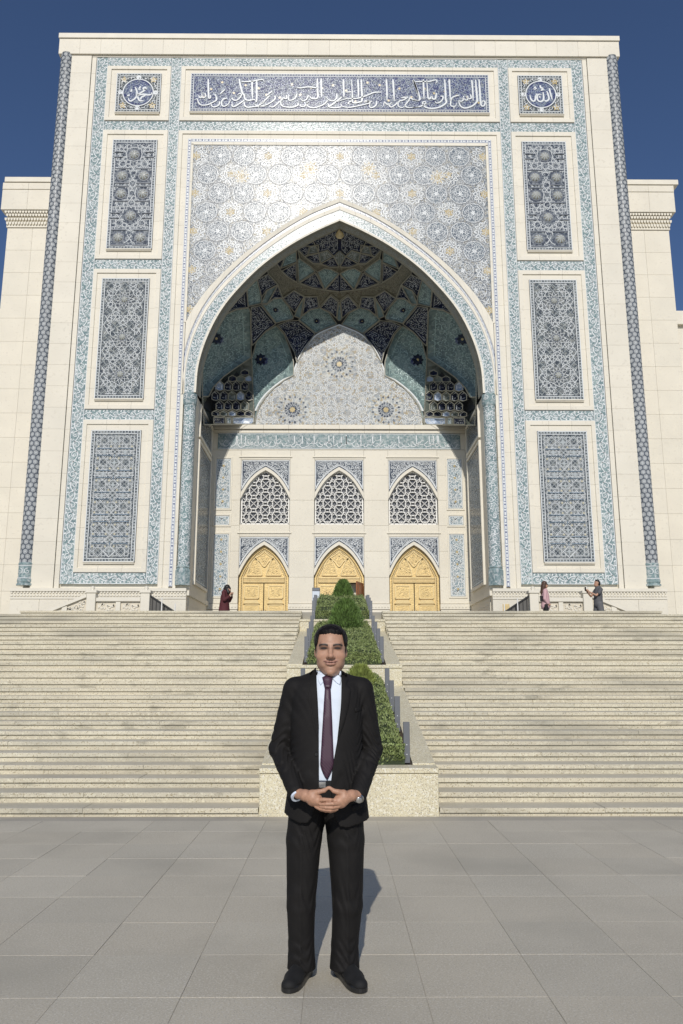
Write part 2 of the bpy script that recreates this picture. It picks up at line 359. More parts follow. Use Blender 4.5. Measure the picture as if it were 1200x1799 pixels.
def thuja(Y, X, zb, ht, rad, seed, label, n=7000, mt=None):
    rng = np.random.default_rng(seed); t = thing('thuja_shrub', label, 'shrub', (X, Y, zb), 'rounded conifers in the planter')
    m = MB(); m.tube([(X, Y, zb - .05), (X + .01, Y, zb + ht * .4), (X, Y, zb + ht * .8)], [.03, .022, .008]); m.build('trunk', BARK, t)
    def prof(q): return rad * np.clip((1 - q ** 2.1), 0, 1) ** .66 * (.72 + .28 * np.minimum(1, q / .25))
    q = rng.uniform(0, .98, n) ** .9; an = rng.uniform(0, 2 * math.pi, n)
    # vertical sprays: leaves gather into radial fans
    fan = np.round(an / (2 * math.pi) * 34) / 34 * 2 * math.pi; an = fan + rng.normal(0, .055, n)
    rr = prof(q) * (1 - .5 * rng.uniform(0, 1, n) ** 2.5) * (1 + .10 * np.sin(fan * 5 + q * 7 + seed))
    P = np.stack([X + rr * np.cos(an), Y + rr * np.sin(an), zb + ht * q * .93], 1)
    N = np.stack([np.cos(an) * .55, np.sin(an) * .55, np.full(n, 1.0)], 1)
    v, f = leaves(P, N, .085, .016, .25, rng); obj('crown', v, f, mt or THUJA, t, kind='stuff')
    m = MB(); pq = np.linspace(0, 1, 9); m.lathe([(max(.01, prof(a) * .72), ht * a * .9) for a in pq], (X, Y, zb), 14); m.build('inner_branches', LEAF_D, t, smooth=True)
thuja(21.4, .04, 3.26, .84, .29, 3, 'rounded dark green conifer at the top of the planter before the open door')
thuja(17.9, .07, 2.45, .80, .37, 4, 'bushy green conifer behind the head of the man in the suit')
thuja(13.2, .25, 1.2, .50, .24, 5, 'small light green conifer behind the shoulder of the man in the suit', 4500, THUJA_L)
# ================================================================ pattern drawing (2-D polylines with widths)
def spiral(c, r, a0, turns, sg, wd, n=13, r1=.12):
    t = np.linspace(0, 1, n); a = a0 + sg * turns * 2 * math.pi * t; q = r * (1 - (1 - r1) * t)
    return (np.stack([c[0] + q * np.cos(a), c[1] + q * np.sin(a)], 1), wd * (1 - .45 * t))
def leafp(c, a, ln, wd):
    d = np.array([math.cos(a), math.sin(a)]); t = np.array([0, .3, .65, 1])
    return (np.asarray(c) + t[:, None] * ln * d, wd * np.array([.15, 1, .8, .02]))
def disc(c, r, n=8): return (np.stack([np.full(3, c[0]), c[1] + np.array([-r, 0, r])], 1), 2 * r * np.array([.45, 1, .45]))
def scroll_band(L, wd, lw=.04, edge=True, seed=0):
    n = max(1, round(L / (wd * .82))); p = L / n; o = []; rg = random.Random(seed)
    s = np.linspace(0, L, n * 8 + 1); o.append((np.stack([s, .20 * wd * np.sin(math.pi * s / p)], 1), lw))
    for i in range(n):
        c = (p * (i + .5)); sg = 1 if i % 2 == 0 else -1
        o.append(spiral((c + .05 * p, -sg * .05 * wd), .33 * wd, math.pi * .5 * sg, 1.35, -sg, lw))
        o.append(leafp((c - .35 * p, sg * .26 * wd), sg * 1.0, .22 * wd, lw * 1.9)); o.append(leafp((c + .36 * p, -sg * .28 * wd), -sg * 2.2, .22 * wd, lw * 1.9))
        o.append(leafp((c, -sg * .05 * wd), rg.uniform(0, 6.3), .14 * wd, lw * 2)); o.append(spiral((c - .42 * p, -sg * .33 * wd), .13 * wd, rg.uniform(0, 6), .9, sg, lw * .8, 8)); o.append(spiral((c + .1 * p, sg * .36 * wd), .10 * wd, rg.uniform(0, 6), .9, -sg, lw * .8, 8))
    if edge:
        for e in (-1, 1): o.append((np.stack([s, np.full(len(s), e * wd * .47)], 1), lw * .8))
    return o
def arab(x0, x1, y0, y1, pitch, lw, rg, turns=1.2):
    o = []; ny = max(1, round((y1 - y0) / (pitch * .87))); nx = max(1, round((x1 - x0) / pitch)); px, py = (x1 - x0) / nx, (y1 - y0) / ny
    for j in range(ny):
        for i in range(-1 if j % 2 else 0, nx):
            c = (x0 + px * (i + (1.0 if j % 2 else .5)) + rg.uniform(-.08, .08) * pitch, y0 + py * (j + .5) + rg.uniform(-.08, .08) * pitch)
            sg = 1 if (i + j) % 2 else -1
            o.append(spiral(c, pitch * .46, rg.uniform(0, 6.3), turns, sg, lw))
            for k in range(2): a = rg.uniform(0, 6.3); o.append(leafp((c[0] + .35 * pitch * math.cos(a), c[1] + .35 * pitch * math.sin(a)), a + 1, pitch * .28, lw * 2))
    return o
def clip(polys, ins):
    o = []
    for p, wd in polys:
        p = np.asarray(p, float)
        if len(p) == 2:
            n = max(2, int(plen(p) / .06)); t = np.linspace(0, 1, n)[:, None]; p = p[0] + (p[1] - p[0]) * t
        wd = np.broadcast_to(np.asarray(wd, float), (len(p),)) if np.ndim(wd) == 0 or len(np.atleast_1d(wd)) == len(p) else np.full(len(p), np.mean(wd))
        k = ins(p); i = 0
        while i < len(p):
            if k[i]:
                j = i
                while j + 1 < len(p) and k[j + 1]: j += 1
                if j > i: o.append((p[i:j + 1], wd[i:j + 1]))
                i = j + 1
            else: i += 1
    return o
def ngon(c, r, n, a0=0): a = a0 + np.arange(n) * 2 * math.pi / n; return np.stack([c[0] + r * np.cos(a), c[1] + r * np.sin(a)], 1)
def hankin(polys, th, lw):
    o = []
    for P in polys:
        n = len(P); m = (P + np.roll(P, -1, 0)) / 2; e = np.roll(P, -1, 0) - P; e /= np.linalg.norm(e, axis=1)[:, None]; nr = np.stack([-e[:, 1], e[:, 0]], 1)
        k = 2 if n >= 8 else 1
        for i in range(n):
            j = (i + k) % n; d1 = math.cos(th) * e[i] + math.sin(th) * nr[i]; d2 = -math.cos(th) * e[j] + math.sin(th) * nr[j]
            den = d1[0] * d2[1] - d1[1] * d2[0]
            if abs(den) < 1e-6: continue
            q = m[j] - m[i]; t = (q[0] * d2[1] - q[1] * d2[0]) / den; X = m[i] + t * d1
            o.append((np.array([m[i], X, m[j]]), lw))
    return o
def til488(x0, x1, y0, y1, e):              # octagons and squares
    a = e * (1 + math.sqrt(2)); o = []
    nx, ny = int((x1 - x0) / a) + 2, int((y1 - y0) / a) + 2; cx, cy = (x0 + x1) / 2, (y0 + y1) / 2
    for i in range(-nx, nx + 1):
        for j in range(-ny, ny + 1):
            c = (cx + i * a, cy + j * a)
            if abs(c[0] - cx) > (x1 - x0) / 2 + a or abs(c[1] - cy) > (y1 - y0) / 2 + a: continue
            o.append(ngon(c, e / 2 / math.sin(math.pi / 8), 8, math.pi / 8)); o.append(ngon((c[0] + a / 2, c[1] + a / 2), e / math.sqrt(2), 4, 0))
    return o
def til31212(x0, x1, y0, y1, e):            # dodecagons and triangles
    a = e * (2 + math.sqrt(3)); o = []; cx, cy = (x0 + x1) / 2, (y0 + y1) / 2; n = int(max(x1 - x0, y1 - y0) / a) + 3
    for i in range(-n, n + 1):
        for j in range(-n, n + 1):
            c = (cx + (i + j * .5) * a, cy + j * a * math.sqrt(3) / 2)
            if abs(c[0] - cx) > (x1 - x0) / 2 + a or abs(c[1] - cy) > (y1 - y0) / 2 + a: continue
            o.append(ngon(c, e / 2 / math.sin(math.pi / 12), 12, math.pi / 12))
            for s in (1, -1): o.append(ngon((c[0] + a / 2, c[1] + s * a * math.sqrt(3) / 6), e / math.sqrt(3), 3, math.pi / 2 if s > 0 else -math.pi / 2))
    return o
def rosette(c, r, n, lw):
    o = []
    for k, (ra, rb) in enumerate(((1, .62), (.72, .4), (.42, .25))):
        p = []
        for i in range(n):
            a = 2 * math.pi * i / n + (math.pi / n if k % 2 else 0); p.append((c[0] + r * ra * math.cos(a), c[1] + r * ra * math.sin(a)))
            a += math.pi / n; p.append((c[0] + r * rb * math.cos(a), c[1] + r * rb * math.sin(a)))
        p.append(p[0]); o.append((np.array(p), lw))
    return o
def star(mb, c, r, n, mp, m=0, q=.5, a0=math.pi / 2):
    a = a0 + np.arange(2 * n) * math.pi / n; rr = np.where(np.arange(2 * n) % 2 == 0, r, r * q)
    p = np.concatenate([[c], np.stack([c[0] + rr * np.cos(a), c[1] + rr * np.sin(a)], 1)]); v = mp(p)
    mb.add(v, [(0, 1 + i, 1 + (i + 1) % (2 * n)) for i in range(2 * n)], m)
def inrect(x0, x1, z0, z1): return lambda p: (p[:, 0] > x0) & (p[:, 0] < x1) & (p[:, 1] > z0) & (p[:, 1] < z1)
def bars(polys, y0, y1, name, mat, parent, kind=None):       # solid bars: face plus both flanks
    mb = MB()
    mb.ribbons(polys, lambda q: np.stack([q[:, 0], np.full(len(q), y0), q[:, 1]], 1))
    for p, wd in polys:
        p = np.asarray(p, float); t = np.gradient(p, axis=0); l = np.linalg.norm(t, axis=1) + 1e-9
        nr = np.stack([-t[:, 1] / l, t[:, 0] / l], 1) * (np.broadcast_to(np.asarray(wd, float), (len(p),)) * .5)[:, None]
        for e in (p + nr, p - nr):
            k = len(e); v = np.concatenate([np.stack([e[:, 0], np.full(k, y), e[:, 1]], 1) for y in (y0, y1)]); i = np.arange(k - 1)
            mb.add(v, np.stack([i, i + 1, k + i + 1, k + i], 1))
    return mb.build(name, mat, parent, kind=kind)

# ================================================================ the mosque
FY, BY = 33.0, 38.0
mq = thing('mosque', 'tall cream stone mosque portal covered in blue and turquoise tilework', 'mosque', (0, FY, 3.12))
def FP(out): return lambda q: np.stack([q[:, 0], np.full(len(q), FY - out), q[:, 1]], 1)
def BP(out): return lambda q: np.stack([q[:, 0], np.full(len(q), BY - out), q[:, 1]], 1)
AI = catmull([(0, 22.02), (1.05, 21.5), (2.27, 20.76), (3.5, 19.78), (4.5, 18.70), (5.3, 17.58), (5.9, 16.25), (6.23, 14.95), (6.3, 13.68)])
A2 = catmull([(0, 22.66), (1.51, 21.96), (3.06, 20.88), (4.58, 19.50), (5.82, 17.98), (6.53, 16.48), (6.85, 14.99), (6.89, 13.68)])
A3 = catmull([(0, 23.15), (1.51, 22.42), (3.07, 21.38), (4.6, 20.06), (5.85, 18.68), (6.57, 17.57), (6.86, 16.95)])
NA = 61
AI, A2r, A3r = resample(AI, NA), resample(A2, NA), resample(A3, NA)
def xarch(z): return np.interp(z, AI[::-1, 1], AI[::-1, 0])

# ---- hidden masonry core that carries the cladding
m = MB()
for s in (-1, 1):
    a, b = sorted((s * 6.72, s * 12.95)); m.box(a, b, FY + .16, BY + 3, 0, 31.55); a, b = sorted((s * 6.42, s * 6.73)); m.box(a, b, FY + .165, BY + 3, 0, 13.6)
    a, b = sorted((s * 12.9, s * 13.35)); m.box(a, b, FY + .45, BY + 3, 0, 31.0)
m.box(-6.5, 6.5, FY + .72, BY + 3, 22.25, 31.55)
pts = [(-6.45, 31.7), (-6.45, 13.6)] + [(-x, z) for x, z in AI[::-1] + np.array([.0, .06])] + [(x, z) for x, z in AI[1:] + np.array([.0, .06])] + [(6.45, 13.6), (6.45, 31.7)]
half = AI + np.array([0, .06])
for s in (-1, 1):
    for i in range(NA - 1):
        (xa, za), (xb, zb) = half[i], half[i + 1]
        m.add([(s * xa, FY + .16, za), (s * xb, FY + .16, zb), (s * xb, FY + .16, 31.55), (s * xa, FY + .16, 31.55)], [(0, 1, 2, 3)])
m.box(-6.45, 6.45, BY + .9, BY + 3, 0, 22.3); m.box(-6.7, 6.7, BY + .5, BY + 1, 13.75, 22.3)
m.build('wall_core', STONE2, mq)

def blocks(rects, out, name='stone_block', mat=None, back=.16, b=.003, parent=None):
    for x0, x1, z0, z1 in rects:
        q = MB(); q.fbox(x0 + .002, x1 - .002, z0 + .002, z1 - .002, FY - out, FY + back, b); q.build(name, mat or STONE, parent or mq)
def rows(z0, z1, h=1.0):
    n = max(1, round((z1 - z0) / h)); e = np.linspace(z0, z1, n + 1); return list(zip(e[:-1], e[1:]))
# outer strips, cornice
for s in (-1, 1):
    for z0, z1 in rows(5.08, 30.75):
        a, b = sorted((s * 11.92, s * 12.88)); blocks([(a, b, z0, z1)], .04)
        a, b = sorted((s * 11.69, s * 11.90)); blocks([(a, b, z0, z1)], .0)
for x0, x1 in rows(-13.5, 13.5): blocks([(x0, x1, 30.76, 31.60)], .12, 'cornice_block', back=.5)
blocks([(-11.9, 11.9, 30.67, 30.755)], .02, 'top_fillet', STONE2)
m = MB(); m.prism([(-13.53, 31.61), (13.53, 31.61), (13.53, 31.86), (-13.53, 31.86)], FY - .18, FY + 6); m.build('coping', STONE2, mq)
m = MB(); m.box(-13.4, 13.4, FY + .5, FY + 6, 30.9, 31.59); m.build('roof_slab', STONE2, mq)

# ---- turquoise scroll bands
def band(x0, x1, z0, z1, vert, lw=.036, out=-.015, ground=None, name='tile_band', seed=0):
    q = MB(); q.fbox(x0, x1, z0, z1, FY - out, FY + .15, .004); t = q.build(name, ground or TURQ, mq)
    L, W = (z1 - z0, x1 - x0) if vert else (x1 - x0, z1 - z0); po = scroll_band(L, W, lw, seed=seed)
    q = MB(); cx, cz = (x0 + x1) / 2, (z0 + z1) / 2
    mp = (lambda p: np.stack([cx + p[:, 1], np.full(len(p), FY - out - .006), z0 + p[:, 0]], 1)) if vert else (lambda p: np.stack([x0 + p[:, 0], np.full(len(p), FY - out - .006), cz + p[:, 1]], 1))
    q.ribbons(po, mp); q.build('scrollwork', WHITE, t, kind='stuff')
    return t
ZB = [(30.17, 30.66), (26.69, 27.2), (19.56, 20.05), (12.42, 12.9), (5.27, 5.75)]
for s in (-1, 1):
    a, b = sorted((s * 11.13, s * 11.67)); band(a, b, 5.27, 30.66, True)
    a, b = sorted((s * 7.60, s * 8.08)); band(a, b, 5.27, 30.66, True)
    for z0, z1 in ZB: a, b = sorted((s * 8.09, s * 11.12)); band(a, b, z0, z1, False)
for z0, z1 in ZB[:2]: band(-7.59, 7.59, z0, z1, False)

# ---- stone frames round the panels: mitred, stepped, cut into blocks
def frame(x0, x1, z0, z1, px0, px1, pz0, pz1, prof=((0, .05), (.42, .05), (.44, .0), (1, .0)), step=1.0, name='frame_stone'):
    def lerp(a, b, t): return a + (b - a) * t
    segs = []
    def side(edge):
        if edge in 'lr':
            e0, e1 = (z0, z1); n = max(1, round((z1 - z0) / step)); cuts = np.linspace(z0, z1, n + 1)
        else:
            e0, e1 = (x0, x1); n = max(1, round((x1 - x0) / (step * 1.05))); cuts = np.linspace(x0, x1, n + 1)
        for c0, c1 in zip(cuts[:-1], cuts[1:]):
            V = []; 
            for t, o in list(prof) + [(1, -.14), (0, -.14)]:
                A, B = (lerp(z0, pz0, t), lerp(z1, pz1, t)) if edge in 'lr' else (lerp(x0, px0, t), lerp(x1, px1, t))
                lo, hi = max(A, c0 + .003), min(B, c1 - .003)
                if c0 == e0: lo = A
                if c1 == e1: hi = B
                lo, hi = min(lo, B), max(hi, A)
                if edge == 'l': u = lerp(x0, px0, t); V += [(u, FY - o, lo), (u, FY - o, hi)]
                if edge == 'r': u = lerp(x1, px1, t); V += [(u, FY - o, lo), (u, FY - o, hi)]
                if edge == 'b': u = lerp(z0, pz0, t); V += [(lo, FY - o, u), (hi, FY - o, u)]
                if edge == 't': u = lerp(z1, pz1, t); V += [(lo, FY - o, u), (hi, FY - o, u)]
            k = len(V) // 2; F = [(2 * i, 2 * i + 1, 2 * ((i + 1) % k) + 1, 2 * ((i + 1) % k)) for i in range(k)]
            F += [tuple(range(0, 2 * k, 2)), tuple(range(1, 2 * k, 2))]
            obj(name, V, [list(f) for f in F], STONE, mq)
    for e in ('lrbt' if pz0 > z0 else 'lrt'): side(e)
def panel(px0, px1, pz0, pz1, ground, label=None):
    q = MB(); q.fbox(px0 + .01, px1 - .01, pz0 + .01, pz1 - .01, FY - .06, FY + .14, .01); t = q.build('tile_panel', ground, mq)
    if label: t['label'] = label
    q = MB()
    for d, h, o in ((0, .05, .10), (-.05, .04, .08)): q.fbox(px0 + .02, px1 - .02, pz0 - .02 + d, pz0 - .02 + d + h, FY - o, FY - .0, .01)
    q.build('sill', STONE2, t)
    # white fillets and a chain border
    q = MB(); e = .055
    for d, lw in ((.03, .035), (.16, .03)):
        a, b, c, f = px0 + d, px1 - d, pz0 + d, pz1 - d; q.ribbons([(np.array(((a, c), (a, f))), lw), (np.array(((b, c), (b, f))), lw), (np.array(((a, c), (b, c))), lw), (np.array(((a, f), (b, f))), lw)], FP(.066))
    q.build('white_fillet', WHITE, t, kind='stuff')
    q = MB()
    for A, B in (((px0 + .095, pz0 + .1), (px0 + .095, pz1 - .1)), ((px1 - .095, pz0 + .1), (px1 - .095, pz1 - .1)), ((px0 + .1, pz0 + .095), (px1 - .1, pz0 + .095)), ((px0 + .1, pz1 - .095), (px1 - .1, pz1 - .095))):
        A, B = np.array(A), np.array(B); L = np.linalg.norm(B - A); n = int(L / .13)
        q.ribbons([disc(A + (B - A) * (i + .5) / n, .036) for i in range(n)], FP(.067))
    q.build('chain_border', GROUT, t, kind='stuff')
    return t
BOSS = None
def boss(parent, x, z, r, out=.06, mat=None):
    q = MB(); n = 16
    prof = [(r * 1.0, 0), (r * .97, .035), (r * .86, .07), (r * .62, .11), (r * .34, .135), (.001, .14)]
    q.lathe(prof, (0, 0, 0), n); v = np.concatenate(q.v); v = np.stack([x + v[:, 0], FY - out - v[:, 2] * r / .27, z + v[:, 1]], 1)
    k = len(prof); mi = [0 if (i // (k - 1)) % 2 == 0 else 1 for i in range(len(q.f))]
    b = obj('boss', v, q.f, [mat or OCHG, GROUT], parent, mi)
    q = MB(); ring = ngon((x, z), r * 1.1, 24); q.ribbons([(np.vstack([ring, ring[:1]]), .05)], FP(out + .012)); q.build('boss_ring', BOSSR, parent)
    return b
OCHG = M('worn_ochre_glaze', (.28, .27, .225), .3, var=.25, vs=8, spec=.3)
OCHS = M('cream_stud_glaze', (.55, .52, .40), .25, var=.1, spec=.1)
BOSSR = M('dark_slate_glaze', (.10, .12, .15), .4)  # dark glaze of the boss rings, brackets and pattern outlines
def pattern(t, polys, mat, out, name='strapwork'):
    q = MB(); q.ribbons(polys, FP(out)); return q.build(name, mat, t, kind='stuff')
rg = random.Random(5)
for s in (-1, 1):
    def X(a, b): return tuple(sorted((s * a, s * b)))
    fx0, fx1 = X(8.09, 11.12)
    # roundel
    px0, px1 = X(8.52, 10.66); frame(fx0, fx1, 27.21, 30.16, px0, px1, 27.6, 29.75)
    t = panel(px0, px1, 27.6, 29.75, SLATE_GR); c = (s * 9.59, 28.68)
    q = MB(); q.ribbons([disc(c, .02)], FP(.07)); ring = ngon(c, .70, 36); v = FP(.072)(np.vstack([[c], ring])); q = MB(); q.add(v, [(0, 1 + i, 1 + (i + 1) % 36) for i in range(36)]); q.build('roundel', COBALT, t)
    ring = ngon(c, .72, 48); pattern(t, [(np.vstack([ring, ring[:1]]), .05)], WHITE, .078, 'roundel_ring')
    po = clip(arab(px0 + .2, px1 - .2, 27.8, 29.55, .3, .03, rg), lambda p: (np.hypot(p[:, 0] - c[0], p[:, 1] - c[1]) > .78) & inrect(px0 + .2, px1 - .2, 27.8, 29.55)(p)); pattern(t, po, WHITE, .07, 'corner_scrolls')
    q = MB()
    for dx in (-.7, .7):
        for dz in (-.7, .7): star(q, (c[0] + dx, c[1] + dz), .2, 5, FP(.068))
    q.build('corner_flower', GOLDT, t)
    q = MB()
    for dx, dz in ((.83, 0), (-.83, 0), (0, .83), (0, -.83)): v = FP(.07)(np.vstack([[(c[0] + dx, c[1] + dz)], ngon((c[0] + dx, c[1] + dz), .12, 10)])); q.add(v, [(0, 1 + i, 1 + (i + 1) % 10) for i in range(10)])
    q.build('cardinal_disc', WHITE, t)
    po = clip(arab(c[0] - .7, c[0] + .7, c[1] - .7, c[1] + .7, .2, .016, rg), lambda p: np.hypot(p[:, 0] - c[0], p[:, 1] - c[1]) < .62); pattern(t, po, PALE_BLUE, .074, 'fine_scrolls')
    ST = ([[(510, 395), (535, 450), (552, 530), (540, 590), (490, 650), (420, 690), (378, 670), (368, 625)], [(765, 405), (700, 470), (620, 520), (568, 562), (680, 548), (780, 562), (850, 545), (858, 505)],
           [(765, 405), (690, 410), (688, 440), (745, 450)], [(730, 572), (650, 605), (618, 660)], [(556, 575), (580, 650), (612, 682), (690, 686)], [(625, 378), (592, 440), (632, 440)], [(400, 560), (340, 580)], [(440, 440), (420, 500)]] if s < 0 else
          [[(718, 420), (742, 520), (785, 665)], [(668, 480), (700, 570), (712, 650), (655, 692), (612, 662)], [(588, 500), (602, 600), (590, 670), (530, 702), (475, 665), (468, 585), (508, 545), (558, 560)], [(462, 535), (432, 600), (422, 670), (380, 692), (330, 645), (312, 555)],
           [(528, 355), (540, 410), (600, 420)], [(430, 385), (402, 440), (462, 420)], [(500, 600), (540, 610)], [(600, 440), (540, 470)]])
    off = (195, 120) if s < 0 else (905, 120); po = []
    for st_ in ST:
        p = np.array([UY(off[0] + a / 12, off[1] + b / 12, FY - .08) for a, b in st_]); p = catmull(p, 4); k = len(p)
        po.append((p, .075 * np.interp(np.linspace(0, 1, k), [0, .15, .8, 1], [.6, 1.1, 1, .35])))
    pattern(t, po, WHITE, .085, 'lettering')
    # panel with eight bosses
    px0, px1 = X(8.55, 10.65); frame(fx0, fx1, 20.06, 26.68, px0, px1, 20.52, 26.17); t = panel(px0, px1, 20.52, 26.17, SLATE); cx = s * 9.6
    ins = inrect(px0 + .2, px1 - .2, 20.72, 25.97)
    BZ = [(0, 25.35), (-.5, 24.25), (.5, 24.25), (-.5, 23.32), (.5, 23.32), (0, 22.2), (-.5, 21.1), (.5, 21.1)]
    def keep(p):
        k = ins(p)
        for bx, bz in BZ: k &= np.hypot(p[:, 0] - cx - bx, p[:, 1] - bz) > .34
        return k
    pattern(t, clip(hankin(til488(px0, px1, 20.5, 26.2, .21), R(58), .023), keep), WHITE, .066)
    pattern(t, clip(arab(px0, px1, 20.5, 26.2, .34, .022, rg), keep), GROUT, .063, 'tendrils')
    q = MB()
    for bx, bz in BZ:
        if bx == 0:
            for e in (-1, 1):
                for dz in (-.13, .13): q.fbox(cx + e * .72 - .2, cx + e * .72 + .2, bz + dz - .025, bz + dz + .025, FY - .1, FY - .05, .01)
        else:
            for dz in (-.38, .38): q.fbox(cx + bx - .34, cx + bx + .34, bz + dz - .03, bz + dz + .03, FY - .09, FY - .05, .01)
    q.build('raised_bracket', BOSSR, t, kind='stuff')
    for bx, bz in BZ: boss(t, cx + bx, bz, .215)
    # panel with three bosses
    px0, px1 = X(8.57, 10.73); frame(fx0, fx1, 12.91, 19.55, px0, px1, 13.35, 19.1); t = panel(px0, px1, 13.35, 19.1, SLATE_GR); cx = s * 9.65
    ins = inrect(px0 + .2, px1 - .2, 13.55, 18.9); BZ = [18.05, 16.25, 14.5]
    def keep3(p):
        k = ins(p)
        for bz in BZ: k &= np.hypot(p[:, 0] - cx, p[:, 1] - bz) > .43
        return k
    po = clip(hankin(til31212(px0, px1, 13.35, 19.1, .19), R(62), .023), keep3); pattern(t, po, WHITE, .066)
    pattern(t, clip([(np.array(((px0 - 6 + i * .3, 13.3), (px0 - 6 + i * .3 + 5.8, 19.1))), .018) for i in range(28)] + [(np.array(((px0 + i * .3, 13.3), (px0 + i * .3 - 5.8, 19.1))), .018) for i in range(28)], keep3), GROUT, .063, 'tendrils')
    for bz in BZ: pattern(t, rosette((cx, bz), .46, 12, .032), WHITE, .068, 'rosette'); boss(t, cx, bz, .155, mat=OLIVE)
    # woven panel with crosses
    px0, px1 = X(8.58, 10.75); frame(fx0, fx1, 5.76, 12.41, px0, px1, 6.17, 11.95); t = panel(px0, px1, 6.17, 11.95, SLATE_GR); cx = s * 9.665
    ins = inrect(px0 + .2, px1 - .2, 6.37, 11.75); po = []
    H = .16
    for i in range(-40, 60):
        for sg in (1, -1): po.append((np.array(((cx + i * H - sg * 3, 9.06 - 3), (cx + i * H + sg * 3, 9.06 + 3))), .015))
    pattern(t, clip(po, ins), GROUT, .064, 'tendrils'); pattern(t, clip(hankin(til488(px0, px1, 6.1, 12, .2), R(50), .016), ins), WHITE, .066)
    po2 = []; q = MB(); q2 = MB(); q3 = MB(); rowz = [10.95, 9.97, 9.02, 8.05, 7.12]
    for z in rowz:
        for e in (-1, 1):
            x = cx + e * .45
            [q3.fbox(x - .31, x + .31, z + dz_ - .018, z + dz_ + .018, FY - .10, FY - .05, .008) for dz_ in (-.15, .15)]; 0
            star(q, (x, z), .2, 4, FP(.085), q=.3); star(q, (x, z), .07, 4, FP(.087), q=.8, a0=math.pi / 4); po2 += [(np.vstack([ngon((x, z), .26, 4, 0), ngon((x, z), .26, 4, 0)[:1]]), .022), (np.array(((x - .4, z + .07), (x + .4, z + .07))), .02), (np.array(((x - .4, z - .07), (x + .4, z - .07))), .02)]
            for dx in (-.3, .3): star(q2, (x + dx * .9, z - .28), .05, 4, FP(.08), q=.8); star(q2, (x + dx * .9, z + .25), .05, 4, FP(.08), q=.8)
        po2 += [(np.vstack([ngon((cx, z - .48), .26, 4, 0), ngon((cx, z - .48), .26, 4, 0)[:1]]), .022)]; star(q, (cx, z - .48), .18, 4, FP(.085), q=.3); star(q, (cx, z - .48), .07, 4, FP(.087), q=.8, a0=math.pi / 4); star(q, (cx, z), .055, 4, FP(.087), q=.8, a0=math.pi / 4)
        q3.fbox(cx - .018, cx + .018, z - .24, z - .1, FY - .10, FY - .05, .008)
    star(q, (cx, 11.42), .18, 4, FP(.085), q=.42)
    pattern(t, po2, WHITE, .083, 'cross_outline'); q.build('cross', GROUT, t, kind='stuff'); q2.build('ochre_stud', OCHS, t, kind='stuff'); q3.build('raised_bar', BLUEGREY, t, kind='stuff')

